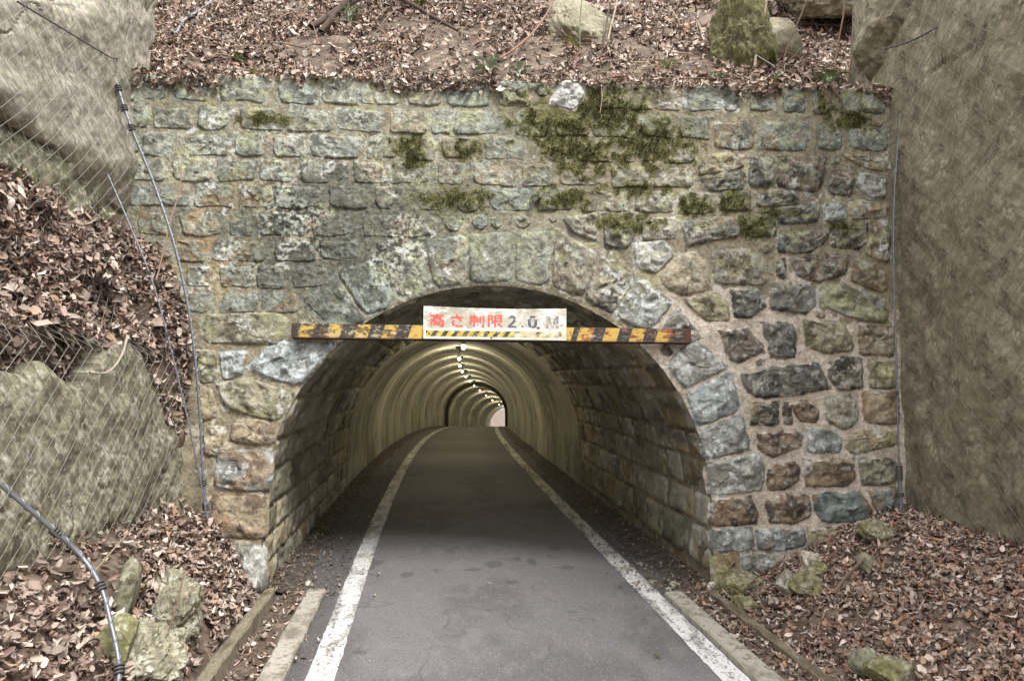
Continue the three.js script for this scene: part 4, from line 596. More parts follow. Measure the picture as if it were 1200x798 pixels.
verge(-1.80, -1.56, -4.4, 0.1, 0.02, 'leaf filled gutter between left kerb and its concrete edge', 'gutter_left'); verge(1.45, 1.63, -4.6, 0.1, 0.02, 'leaf filled gutter between right kerb and its concrete edge', 'gutter_right');
for (const [sg, nm, lab] of [[-1, 'verge_left', 'strip of dirt along the left foot of the tunnel wall'], [1, 'verge_right', 'strip of dirt along the right foot of the tunnel wall']])
  setting(nm, grid(8, 120, (u, v) => { const s = lerp(0.05, 34, v * (0.3 + 0.7 * v)), w = 0.16 + 0.3 * fbm(s * 1.5, sg, 3, 3), x = axisX(s) + sg * (R + 0.02 - u * w); return [x, roadY(s) + 0.07 * Math.pow(1 - u, 1.6) - 0.006 * u + 0.015 * (fbm(x * 9, s * 9, 4, 3) - 0.5) * (1 - u), -s]; }, (u, v) => [u * 0.4, v * 34]), gritMat, lab);

const hillY = (x, z) => { const d = Math.max(0, -z - 0.22); const hollow = Math.exp(-(((x - 3.9) / 0.5) ** 2) - (((z + 1.0) / 0.45) ** 2)); return 4.285 + 1.1 * d * (1 - 0.3 * sm(6, 30, d)) + (fbm(x * 0.9, z * 0.9, 3, 4) - 0.5) * 0.5 * sm(0, 1.2, d) + (fbm(x * 5, z * 5, 7, 3) - 0.5) * 0.1 * sm(0, 0.2, d) - 0.35 * hollow * sm(0, 0.5, d); };
setting('hillside', grid(180, 150, (u, v) => { const x = lerp(-14, 14, u), z = -0.04 - 24 * v * v; return [x, hillY(x, z), z]; }, (u, v) => [u * 28, v * 24]), soilMat, 'steep wooded slope covered in brown leaves above the wall');
// cliff on the right
const cliff = (y, z) => { const k = sm(-0.1, 0.25, z), cr = (q, sd) => 1 - sm(0, 0.012, Math.abs(fbm(y * q, z * q * 1.4, sd, 3) - 0.5)); return 3.56 + 0.004 * y + k * (lowpoly(y, z, 0.6, 71) * 0.07 + lowpoly(y, z, 0.2, 73) * 0.05 + 0.02 * cr(1.3, 75)) + (fbm(y * 2.6, z * 2.6, 18, 4) - 0.5) * 0.06 * k + (fbm(y * 9, z * 9, 8, 3) - 0.5) * 0.026 + Math.max(0, y - 4.4) * 0.1; };
setting('cliff_right', grid(260, 330, (u, v) => { const z = lerp(-0.7, 7.5, u * (0.3 + 0.7 * u)), y = lerp(-0.1, 7.2, v); return [cliff(y, z), y, z]; }, (u, v, p) => [p[2] / 0.85, p[1] / 0.85]), mat({ map: T.rockBrown, bumpMap: T.rockBump, bumpScale: 0.007 }), 'tall olive brown rock face right of the stone wall');

// ---------------------------------------------------------------- boulders and loose stones
const RM = { darkmoss: mat({ map: T.rockMoss, color: lin(0.55, 0.56, 0.42), bumpMap: T.rockBump, bumpScale: 0.007 }), paleface: mat({ map: T.rockFace, bumpMap: T.rockBump, bumpScale: 0.007 }), slab: mat({ map: T.rockSlab, bumpMap: T.rockBump, bumpScale: 0.007 }), pale: mat({ map: T.rockPale, bumpMap: T.rockBump, bumpScale: 0.007 }), olive: mat({ map: T.rockOlive, bumpMap: T.rockBump, bumpScale: 0.007 }), brown: mat({ map: T.rockBrown, bumpMap: T.rockBump, bumpScale: 0.007 }), moss: mat({ map: T.rockMoss, bumpMap: T.rockBump, bumpScale: 0.007 }), white: mat({ map: T.rockPale, color: lin(1.5, 1.42, 1.4), bumpMap: T.rockBump, bumpScale: 0.007 }) };
function rock(name, label, m, pos, r, sd, rot = [0, 0, 0], det = 14, planes = 11, rough = 0.06, group) { const o = put(name, boulder(...r, sd, det, planes, rough), RM[m], null, label, 'rock', group); o.position.set(...pos); o.rotation.set(...rot); return o; }
rock('boulder', 'dark boulder behind and above the huge pale boulder', 'olive', [-4.55, 5.45, 0.7], [0.8, 0.7, 1.1], 11, [0, 0.4, 0], 24, 11, 0.05);
function outcrop(label, m, o) { // a steep slab face with flat facets and cracks, folded back over its top and foot
  const g = grid(o.nu, o.nv, (u, v) => { const z = lerp(o.z0, o.z1, u * (0.4 + 0.6 * u)), tp = interp(o.tz, o.ty, z) + (fbm(z * 5, 1, o.sd, 3) - 0.5) * 0.16 + lowpoly(z, 3, 0.22, o.sd + 8) * 0.22, bt = interp(o.bz, o.by, z) + (fbm(z * 5, 7, o.sd, 3) - 0.5) * 0.1, w = -0.08 + v * 1.18, cw = clamp(w), y = lerp(bt, tp, cw);
    const crack = (k, sd, wd) => 1 - sm(0, wd, Math.abs(fbm(z * k, y * k * 0.7, sd, 3) - 0.5));
    let x = o.x0 + (o.near || 0) * (1 - sm(0, 0.5, z)) + o.lean * cw + lowpoly(z, y, o.cell, o.sd) * o.amp + lowpoly(z, y, o.cell * 0.36, o.sd + 3) * o.amp * 0.3 + (fbm(z * 9, y * 9, o.sd + 5, 3) - 0.5) * 0.034 - 0.035 * crack(1.6, o.sd + 11, 0.01) * sm(0.4, 0.6, fbm(z * 1.5, y * 1.5, o.sd + 13, 2));
    x -= 0.06 * Math.pow(cw, 22) + 0.06 * Math.pow(1 - cw, 14); if (w > 1) x -= (w - 1) * 6; if (w < 0) x += w * 5; return [x, y, z]; }, (u, v, p) => [p[2] / 0.9, p[1] / 0.9]);
  put('rock_outcrop', g, RM[m], null, label, 'rock');
}
outcrop('flat angular olive grey rock face between two leafy ledges beside the arch', 'slab', { z0: -0.1, z1: 4.6, x0: -2.5, lean: -0.1, cell: 0.6, amp: 0.15, sd: 5, near: 0.13, nu: 260, nv: 120, tz: [-0.3, 0.1, 0.35, 0.55, 0.8, 1.0, 1.25, 1.7, 2.4, 3.4, 4.6], ty: [1.3, 1.4, 1.75, 2.02, 2.06, 1.9, 1.72, 1.8, 1.9, 1.8, 1.9], bz: [-1, 5], by: [0.5, 0.5] });
outcrop('tall pale grey rock face behind netting beside the wall top', 'paleface', { z0: -0.25, z1: 4.2, x0: -2.93, lean: -0.06, cell: 0.7, amp: 0.14, sd: 15, nu: 220, nv: 130, tz: [-0.3, 0.15, 0.5, 0.8, 1.1, 1.5, 2.5, 4.2], ty: [5.6, 5.3, 4.75, 4.45, 4.25, 4.1, 4.3, 4.3], bz: [-0.3, 0.2, 0.8, 1.4, 4.2], by: [3.0, 3.15, 3.25, 3.32, 3.4] });
outcrop('olive mossy rock shelf under the tall pale rock face', 'olive', { z0: -0.2, z1: 3.6, x0: -2.98, lean: -0.04, cell: 0.4, amp: 0.14, sd: 25, nu: 170, nv: 60, tz: [-0.3, 0.2, 0.8, 1.4, 4.2], ty: [3.15, 3.25, 3.35, 3.4, 3.5], bz: [-0.3, 0.3, 0.9, 1.6, 4], by: [2.5, 2.72, 2.9, 3.0, 3.0] });
rock('boulder', 'lichen spotted knobbly rock beside the left gutter edge', 'slab', [-2.02, 0.2, 1.15], [0.21, 0.26, 0.27], 31, [0.3, 0.2, 0.2], 30, 18, 0.2);
rock('boulder', 'rough grey rock at the foot of the leafy bank', 'slab', [-2.02, 0.1, 1.62], [0.24, 0.2, 0.28], 37, [0.1, 0.7, 0.1], 30, 18, 0.2);
rock('stone_slab', 'thin tilted green grey slab poking from bank leaves', 'olive', [-2.13, 0.45, 1.52], [0.07, 0.2, 0.12], 41, [0.35, 0.5, -0.35], 14);
rock('stone_slab', 'mossy greenish stone low among the bank leaves', 'moss', [-2.03, 0.3, 1.82], [0.13, 0.12, 0.14], 43, [0.4, 0.5, 0.2], 14);
rock('boulder', 'mossy boulder on the slope above the wall', 'darkmoss', [2.66, hillY(2.66, -0.95) + 0.02, -1.0], [0.34, 0.6, 0.3], 51, [0.4, 0.3, 0.3], 30, 16, 0.16);
rock('boulder', 'bare grey rock showing through leaves on the slope', 'brown', [1.0, hillY(1.0, -1.35) - 0.1, -1.4], [0.36, 0.6, 0.3], 53, [-0.6, 0.2, 0.1], 26, 14, 0.15);
rock('boulder', 'overhanging yellowish rock where the cliff meets the wall top', 'brown', [4.02, 4.95, -0.22], [0.55, 0.62, 0.5], 57, [0.1, 0.3, 0.2], 32, 14, 0.12);
rock('boulder', 'dark rock over the root hollow on the slope', 'brown', [4.0, 6.3, -1.55], [0.8, 0.42, 0.5], 59, [0.2, 0.1, 0.1], 28, 15, 0.14);
rock('boulder', 'grey rock beside the mossy boulder on the slope', 'brown', [3.1, hillY(3.1, -1.3) + 0.05, -1.32], [0.35, 0.3, 0.3], 61, [0.3, 0.1, 0.5], 18);
const moundRocks = [[2.02, 0.08, 0.15, 0.19, 0.1, 0.15, 'moss', 'large yellow green stone leaning against the wall foot'], [1.93, 0.05, 0.53, 0.1, 0.07, 0.08, 'moss', 'small yellowish round stone next to the gutter edge'], [2.38, 0.2, 0.62, 0.15, 0.11, 0.11, 'moss', 'mossy green stone tilted in the leaf mound'], [2.3, 0.18, 0.46, 0.09, 0.09, 0.08, 'pale', 'tan round stone touching the mossy tilted stone'], [2.53, 0.27, 0.42, 0.15, 0.05, 0.09, 'moss', 'flat yellowish stone behind the mossy tilted stone'], [2.58, 0.31, 0.26, 0.1, 0.085, 0.07, 'white', 'pinkish white stone near the wall in leaves'], [3.08, 0.55, 0.36, 0.16, 0.09, 0.12, 'moss', 'pale yellow slab at the top of the leaf mound'], [2.8, 0.39, 0.66, 0.1, 0.05, 0.07, 'olive', 'grey stone half buried in the leaf mound'], [2.24, 0.07, 1.86, 0.13, 0.09, 0.1, 'moss', 'pale mossy stone low in the leaf mound, away from the tunnel'], [2.2, 0.06, 1.7, 0.09, 0.08, 0.09, 'olive', 'dark mossy stone touching the pale mossy stone'], [1.86, 0.05, 0.05, 0.05, 0.045, 0.05, 'white', 'small white stone at the arch foot by the gutter'], [2.12, 0.1, 0.62, 0.045, 0.03, 0.04, 'white', 'small pale pebble beside the round yellowish stone']];
moundRocks.forEach(([x, y, z, a, b, c, m, lab], i) => rock('loose_stone', lab, m, [x, y, z], [a, b, c], 70 + i * 3, [rr(-0.3, 0.3), rr(0, 3), rr(-0.25, 0.25)], 14, 14, 0.11, 'loose stones on the leaf mound'));
[[1.42, 0.01, -0.25, 0.03], [1.58, 0.02, -0.1, 0.045], [1.5, 0.02, 0.02, 0.025], [-1.5, 0.02, -0.3, 0.035], [-1.42, 0.0, -0.8, 0.02], [1.45, 0.03, -0.8, 0.03]].forEach(([x, y, z, r], i) => rock('pebble', 'small pale pebble lying at the foot of the tunnel mouth', 'pale', [x, y + 0.01, z], [r, r * 0.7, r], 150 + i, [0, i, 0], 5, 8, 0.05, 'pebbles at the tunnel mouth'));

// ---------------------------------------------------------------- fallen leaves
function leafGeo(w, curl, fold, tip) { const P = [], I = [], n = 5; for (let i = 0; i <= n; i++) { const t = i / n, hw = w * Math.pow(Math.sin(Math.PI * Math.pow(t * 0.96 + 0.02, tip)), 0.8) * (i % 2 ? 1 : 0.88), x = t - 0.5, y = curl * (t - 0.5) ** 2 * 2 + 0.06 * Math.sin(t * 7); P.push(x, y + fold * hw, -hw, x, y, 0, x, y + fold * hw * 0.8, hw); } for (let i = 0; i < n; i++) for (let j = 0; j < 2; j++) { const a = i * 3 + j; I.push(a, a + 1, a + 4, a, a + 4, a + 3); } const g = new THREE.BufferGeometry(); g.setAttribute('position', new THREE.Float32BufferAttribute(P, 3)); g.setIndex(I); g.computeVertexNormals(); return g; }
const LEAF = [leafGeo(0.19, 0.6, 0.8, 0.85), leafGeo(0.25, 0.3, 0.5, 0.8), leafGeo(0.15, 1.1, 1.3, 1.0), leafGeo(0.22, -0.6, 0.6, 0.75)];
const TONES = [[0.33, 0.24, 0.195], [0.43, 0.34, 0.285], [0.22, 0.15, 0.12], [0.14, 0.09, 0.07], [0.27, 0.175, 0.12], [0.50, 0.41, 0.355], [0.18, 0.12, 0.092], [0.37, 0.285, 0.23], [0.10, 0.065, 0.05], [0.22, 0.175, 0.14], [0.30, 0.245, 0.20], [0.15, 0.115, 0.09]];
LEAF.push(leafGeo(0.34, 0.15, 0.25, 0.7), leafGeo(0.11, 0.4, 1.6, 1.1), (() => { const g = leafGeo(0.26, -0.9, 0.9, 0.9); const p = g.attributes.position; for (let i = 0; i < p.count; i++) if (p.getX(i) > 0.1) p.setX(i, 0.1 + (p.getX(i) - 0.1) * 0.3); g.computeVertexNormals(); return g; })());
const leafMat = mat({ color: 0xffffff, roughness: 0.75 });
function litter(name, label, N, sample, size, lift, tilt, tones = TONES) { // sample() -> [p, normal] or null
  const per = Math.ceil(N / LEAF.length), d = new THREE.Object3D(), up = new THREE.Vector3(0, 1, 0), q = new THREE.Quaternion(), e = new THREE.Euler(), root = new THREE.Group();
  root.name = name; root.userData = { label, category: 'leaf litter', kind: 'stuff' }; scene.add(root);
  LEAF.forEach((g, v) => {
    const im = new THREE.InstancedMesh(g, leafMat, per); let k = 0, guard = 0;
    while (k < per && guard++ < per * 12) { const r = sample(); if (!r) continue; const [p, n] = r; q.setFromUnitVectors(up, n); d.quaternion.copy(q).multiply(new THREE.Quaternion().setFromEuler(e.set(rr(-tilt, tilt), rr(0, 6.283), rr(-tilt, tilt), 'YXZ'))); const l = rr(0, lift); d.position.set(p[0] + n.x * l, p[1] + n.y * l, p[2] + n.z * l); const s = lerp(size[0] * 0.6, size[1] * 1.15, rnd() ** 1.3); d.scale.set(s, s, s * rr(0.75, 1.2)); d.updateMatrix(); im.setMatrixAt(k, d.matrix); const t = tones[Math.floor(rnd() * tones.length)], b = rr(0.8, 1.5); im.setColorAt(k, lin(t[0] * b, t[1] * b, t[2] * b)); k++; }
    im.count = k; im.name = 'leaf_layer'; im.userData.kind = 'stuff'; im.castShadow = im.receiveShadow = true; root.add(im);
  });
}
const norm = (f, a, b, e = 0.02) => { const p = f(a, b), x = f(a + e, b), y = f(a, b + e); const n = V3(x).sub(V3(p)).cross(V3(y).sub(V3(p))).normalize(); return [p, n]; };
const hillP = (x, z) => [x, hillY(x, z), z];
litter('hillside_leaves', 'deep brown leaf litter on the slope above the wall', 52000, () => { const x = rr(-5.2, 5.6), z = -0.02 - 3.4 * Math.pow(rnd(), 0.9); if (fbm(x * 2.3, z * 2.3, 71, 3) < 0.46 && rnd() < 0.85) return null; if (Math.hypot((x - 0.98) / 0.33, (z + 1.3) / 0.4) < 1 && rnd() < 0.85) return null; const [p, n] = norm(hillP, x, z); if (n.y < 0) n.negate(); return [p, n]; }, [0.04, 0.095], 0.05, 0.65);
const bankP = (y, z) => bankL(y, z);
litter('bank_leaves', 'brown leaf litter piled on the ledges of the boulder bank', 24000, () => { const y = rr(0, 7), z = rr(0, 4.5); const low = y < 0.85 - 0.1 * fbm(z * 3, 1, 1, 2), mid = y > 1.55 + 0.3 * (fbm(z * 2, 3, 1, 2) - 0.5) && y < 3.0 + 0.3 * (fbm(z * 2, 5, 1, 2) - 0.5), cr = z < 0.28 && y > 1.3 && y < 2.7, hi = y > 5.2; if (!(low || mid || cr || (hi && rnd() < 0.5))) return null; if (fbm(y * 2.6, z * 2.6, 83, 3) < 0.43 && rnd() < 0.7) return null; const [p, n] = norm(bankP, y, z); if (n.x < 0) n.negate(); n.y += 0.5; n.normalize(); return [p, n]; }, [0.04, 0.085], 0.06, 0.7);
litter('ledge_leaves', 'brown leaves caught on the rock ledge above the slabs', 2200, () => { const z = rr(0.05, 2.6), t = rnd(); const y = 1.95 + 0.95 * t + 0.15 * (fbm(z * 3, 2, 2, 2) - 0.5), b = bankL(y, z); if (fbm(z * 2.2, y * 2.2, 4, 3) < 0.36) return null; return [[Math.max(b[0], lerp(-2.6, -2.95, t)) + 0.02, b[1], z], new THREE.Vector3(0.65, 0.75, 0.15).normalize()]; }, [0.05, 0.095], 0.05, 0.7);
const moundP = (x, z) => [x + roadX(-z) - 0.12, mound(x, z), z];
litter('mound_leaves', 'reddish brown leaf litter heaped on the mound', 24000, () => { const x = rr(1.7, 3.75), z = rr(0.0, 4.2); if (fbm(x * 3, z * 3, 77, 3) < 0.42 && rnd() < 0.7) return null; if (x < 2.15 && rnd() < 0.45) return null; const [p, n] = norm(moundP, x, z); if (n.y < 0) n.negate(); return [p, n]; }, [0.03, 0.068], 0.035, 0.5, [...TONES, [0.30, 0.16, 0.09], [0.2, 0.11, 0.075], [0.26, 0.15, 0.1]]);
const strip = (o0, o1, s0, s1, h) => () => { const s = lerp(s0, s1, rnd()), o = lerp(o0, o1, rnd()); return [[roadX(s) + o, roadY(s) + h, -s], new THREE.Vector3(0, 1, 0)]; };
litter('gutter_leaves', 'pale dry leaves lying in the left gutter', 420, strip(-1.79, -1.57, -3.5, -0.05, 0.012), [0.03, 0.065], 0.03, 0.4);
litter('gutter_leaves_001', 'pale dry leaves lying in the right gutter', 520, strip(1.45, 1.63, -3.5, -0.1, 0.014), [0.03, 0.06], 0.03, 0.4);
litter('road_edge_leaves', 'small dry leaves blown onto the asphalt beside the edge lines', 90, () => { const s = rr(-2.6, 0.6), sg = rnd() < 0.5 ? -1 : 1, o = sg * (1.42 - 0.5 * rnd() ** 2.2); return [[roadX(s) + o, roadY(s) + 0.008, -s], new THREE.Vector3(0, 1, 0)]; }, [0.02, 0.045], 0.006, 0.25);
for (const sg of [-1, 1]) litter(sg < 0 ? 'tunnel_debris' : 'tunnel_debris_001', sg < 0 ? 'leaf scraps and dirt along the left tunnel wall foot' : 'leaf scraps and dirt along the right tunnel wall foot', 2600, () => { const s = 0.02 + 14 * rnd() ** 1.5, w = 0.62 * rnd() ** 1.8, x = axisX(s) + sg * (R - 0.02 - w); return [[x, roadY(s) + 0.01 + 0.055 * Math.max(0, 1 - w / 0.3), -s], new THREE.Vector3(0, 1, 0)]; }, [0.015, 0.045], 0.015, 0.4, [[0.12, 0.085, 0.06], [0.2, 0.15, 0.11], [0.08, 0.06, 0.045], [0.28, 0.22, 0.17]]);
litter('wall_top_leaves', 'brown leaves hanging over the top edge of the wall', 3000, () => { const x = rr(-3.3, 3.6), d = sm(0.45, 0.7, fbm(x * 2.5, 3, 81, 3)); if (rnd() > 0.35 + d) return null; return [[x, 4.31 + rr(-0.02 - 0.1 * d, 0.05), rr(-0.12, 0.045)], new THREE.Vector3(0, 0.8, 0.6)]; }, [0.045, 0.085], 0.03, 0.8);
[[1.07, 1.286, 0.07, [0.12, 0.13, 0.05], 'curled dark green leaf lying alone on the asphalt'], [-1.12, 0.95, 0.06, [0.5, 0.45, 0.4], 'pale dry leaf on the asphalt beside the left line'], [-1.2, 1.25, 0.05, [0.45, 0.4, 0.36], 'twig like dry leaf between left kerb and line'], [0.63, 0.6, 0.03, [0.3, 0.22, 0.16], 'tiny brown leaf scrap on the open asphalt'], [-0.4, 0.9, 0.025, [0.35, 0.28, 0.2], 'tiny tan leaf scrap near the left line'], [0.03, -0.25, 0.035, [0.5, 0.46, 0.4], 'tiny pale leaf scrap on the road at the mouth'], [-0.95, -0.55, 0.06, [0.3, 0.22, 0.16], 'thin brown leaf scrap across the left line']].forEach(([x, z, s, c, lab]) => { const o = put('fallen_leaf', LEAF[0], mat({ color: lin(...c) }), null, lab, 'leaf', 'single leaves on the road'); o.position.set(x, roadY(-z) + 0.018, z); o.scale.set(s, s, s); o.rotation.y = x * 9; });
// ---------------------------------------------------------------- height limit beam and sign
function strokes(ctx, list, x, y, w, h, lw) { ctx.lineWidth = lw; ctx.lineCap = 'butt'; ctx.lineJoin = 'miter'; for (const s of list) { ctx.beginPath(); s.forEach(([a, b], i) => i ? ctx.lineTo(x + a / 100 * w, y + b / 100 * h) : ctx.moveTo(x + a / 100 * w, y + b / 100 * h)); ctx.stroke(); } }
const GLYPH = {
  taka: [[[50, 0], [50, 16]], [[4, 16], [96, 16]], [[28, 28], [72, 28], [72, 43], [28, 43], [28, 26]], [[12, 100], [12, 55], [88, 55], [88, 96], [74, 96]], [[32, 68], [68, 68], [68, 86], [32, 86], [32, 66]]],
  sa: [[[8, 28], [92, 22]], [[40, 0], [52, 26], [76, 56]], [[30, 48], [18, 66], [24, 86], [48, 95], [82, 93]]],
  sei: [[[18, 4], [8, 26]], [[12, 18], [58, 18]], [[2, 36], [64, 36]], [[34, 0], [34, 100]], [[10, 84], [10, 53], [58, 53], [58, 80], [48, 80]], [[74, 10], [74, 72]], [[94, 0], [94, 97], [80, 93]]],
  gen: [[[8, 0], [8, 100]], [[8, 5], [36, 5], [24, 32], [36, 48], [34, 62], [20, 64]], [[50, 4], [90, 4], [90, 46], [50, 46]], [[50, 25], [90, 25]], [[50, 2], [50, 94], [68, 86]], [[94, 56], [74, 68]], [[62, 46], [76, 78], [100, 98]]],
};
function weather(ctx, w, h, n, cols, sz, sd) { for (let i = 0; i < n; i++) { const x = hsh(i, sd, 1) * w, y = hsh(i, sd, 2) * h, r = sz * (0.3 + hsh(i, sd, 3) ** 3 * 2.5); ctx.globalAlpha = 0.25 + 0.6 * hsh(i, sd, 4); ctx.fillStyle = cols[Math.floor(hsh(i, sd, 5) * cols.length)]; ctx.beginPath(); const m = 7; for (let k = 0; k < m; k++) { const a = k / m * 6.283, q = r * (0.5 + hsh(i, k, sd + 6)); ctx.lineTo(x + Math.cos(a) * q * (1 + hsh(i, sd, 7)), y + Math.sin(a) * q); } ctx.fill(); } ctx.globalAlpha = 1; }
{
  const slope = -0.0095, z = 0.085, x0 = -1.6, x1 = 1.71, len = x1 - x0;
  const beam = thing('height_limit_beam', 'rusty yellow and black striped steel beam across the tunnel mouth', 'barrier beam', [x0, 2.086, z]);
  const inner = new THREE.Group(); beam.rotation.z = slope;
  const stripe = canvasTex(2048, 96, (c, w, h) => {
    c.fillStyle = '#2d2b2e'; c.fillRect(0, 0, w, h); const px = w / len; // yellow bars
    const ys = [[0.055, 0.165], [0.285, 0.395], [0.515, 0.625], [0.735, 0.845], [0.955, 1.07], [1.1, 1.2], [1.3, 1.4], [1.52, 1.63], [1.75, 1.86], [1.98, 2.08], [2.2, 2.3], [2.35, 2.47], [2.565, 2.685], [2.79, 2.905], [3.01, 3.125]];
    c.fillStyle = '#c4a04a'; for (const [a, b] of ys) { c.beginPath(); c.moveTo(a * px - 6, h); c.lineTo(a * px + 16, 0); c.lineTo(b * px + 16, 0); c.lineTo(b * px - 6, h); c.fill(); }
    weather(c, w, h, 700, ['#8f8468', '#a39a82', '#7a6e56'], 4, 43); weather(c, w, h, 520, ['#5a4a30', '#6b4a24', '#8a7a4a', '#5b3320'], 3.4, 3); weather(c, w * 0.28, h, 260, ['#3a3126', '#57462a', '#b9a98a'], 5, 5);
    c.save(); c.translate(w * 0.72, 0); weather(c, w * 0.28, h, 60, ['#7d3b2c', '#9a4a35', '#5a2c22'], 8, 8); c.restore();
    c.globalAlpha = 0.8; c.fillStyle = '#3c2f28'; c.fillRect(0, 0, 30, h); c.fillStyle = '#5a2e22'; c.fillRect(w - 32, 0, 32, h); c.globalAlpha = 0.55; c.fillStyle = '#4b2f20'; c.fillRect(0, h - 7, w, 7); c.globalAlpha = 1;
  });
  const face = new THREE.PlaneGeometry(len - 0.004, 0.114).translate(len / 2, 0.06, 0.0075);
  const plate = put('front_plate', box(len, 0.12, 0.01, len / 2, 0.06, 0, 0.003), mat({ color: lin(0.07, 0.05, 0.04), metalness: 0.2, roughness: 0.7 }), beam);
  put('striped_paint', face, mat({ map: stripe, roughness: 0.65 }), plate);
  put('bottom_flange', box(len - 0.01, 0.01, 0.07, len / 2, -0.001, -0.041, 0.003), mat({ color: lin(0.06, 0.035, 0.025), roughness: 0.8 }), beam);
  for (const bx of [0.12, len - 0.12]) put('wall_bracket', box(0.06, 0.08, 0.075, bx, 0.062, -0.0435, 0.004), mat({ color: lin(0.07, 0.045, 0.035), roughness: 0.8 }), beam);
  void inner;
  // sign
  const sx0 = -0.527, sw = 1.182, sign = thing('height_limit_sign', 'white height limit sign with red and grey lettering on the beam', 'sign', [sx0, 2.085, z + 0.014]); sign.rotation.z = slope;
  const face1 = canvasTex(1024, 232, (c, w, h) => {
    c.fillStyle = '#dedad2'; c.fillRect(0, 0, w, h); weather(c, w, h, 700, ['#b9b2a4', '#a79f8e', '#efece6', '#c9c0b2', '#8f8676'], 7, 13); weather(c, w, h * 0.6, 120, ['#9d9787', '#b0a896'], 16, 15);
    c.strokeStyle = '#c9584c'; [['taka', 44, 106], ['sa', 188, 110], ['sei', 324, 110], ['gen', 458, 106]].forEach(([k, x, ww]) => strokes(c, GLYPH[k], x, 54, ww, 96, 15));
    c.fillStyle = '#4d5162'; c.font = 'bold 132px sans-serif'; c.textBaseline = 'alphabetic'; c.fillText('2', 596, 152); c.beginPath(); c.arc(706, 140, 9, 0, 7); c.fill(); c.save(); c.translate(742, 152); c.scale(1.05, 1); c.fillText('0', 0, 0); c.restore(); c.globalAlpha = 0.85; c.save(); c.translate(868, 152); c.scale(0.92, 1); c.fillText('M', 0, 0); c.restore(); c.globalAlpha = 1;
    weather(c, w, h, 800, ['#d3cdc2', '#cfc8bb', '#b7ae9e'], 3.2, 17); c.save(); c.translate(850, 20); weather(c, 160, 160, 90, ['#d6d1c7', '#cdc6b9'], 5, 23); c.restore();
    c.fillStyle = '#8a3a2c'; c.beginPath(); c.arc(822, 150, 12, 0, 7); c.fill(); c.fillStyle = '#5d5a50'; c.fillRect(0, 178, w, 4);
  });
  const bend = (u) => 0.006 * Math.sin(u * 7 + 0.4) - 0.004 * u, topY = (u) => 0.268 - 0.012 * Math.sin(u * Math.PI) * (1 - 0.3 * u) - 0.004 * u;
  const front = grid(40, 4, (u, v) => [u * sw, lerp(0.07, topY(u), v), 0.005 + bend(u) * v], (u, v) => [u, lerp(0.24, 1, v)]);
  const backp = grid(40, 4, (u, v) => [u * sw, lerp(0.07, topY(u), v), -0.001 + bend(u) * v], null), rim = grid(40, 1, (u, v) => [u * sw, topY(u), 0.005 - 0.006 * v + bend(u)], null);
  const pl = put('plate', front, mat({ map: face1, roughness: 0.6 }), sign); put('plate_back', mergeGeometries([backp, rim]), mat({ color: lin(0.6, 0.58, 0.54) }), pl);
  const haz = canvasTex(1024, 76, (c, w, h) => { c.fillStyle = '#d9d4c8'; c.fillRect(0, 0, w, h); c.save(); c.beginPath(); c.rect(16, 8, w - 40, h - 26); c.clip(); c.fillStyle = '#c9a934'; c.fillRect(0, 0, w, h); c.fillStyle = '#3b3830'; for (let x = -40; x < w; x += 74) { c.beginPath(); c.moveTo(x, h); c.lineTo(x + 46, 0); c.lineTo(x + 80, 0); c.lineTo(x + 34, h); c.fill(); } weather(c, w, h, 320, ['#cfc9bb', '#b3a67e', '#8d8050'], 4, 33); c.restore(); c.save(); c.translate(w * 0.65, 0); weather(c, w * 0.35, h * 0.8, 160, ['#d5cfc3', '#bdb4a2', '#c8b27a'], 8, 35); c.restore(); });
  const tr = put('trim_panel', box(sw, 0.084, 0.014, sw / 2, 0.036, 0.009, 0.006), mat({ color: lin(0.6, 0.58, 0.54) }), sign);
  put('striped_paint', new THREE.PlaneGeometry(sw - 0.012, 0.074).translate(sw / 2, 0.036, 0.0175), mat({ map: haz, roughness: 0.6 }), tr);
  for (const bx of [0.05, 0.56, 1.13]) put('bolt', new THREE.SphereGeometry(0.008, 10, 6).scale(1, 1, 0.6).translate(bx, bx === 0.56 ? 0.012 : 0.04, 0.018), mat({ color: lin(0.12, 0.09, 0.07), roughness: 0.5, metalness: 0.6 }), sign);
}

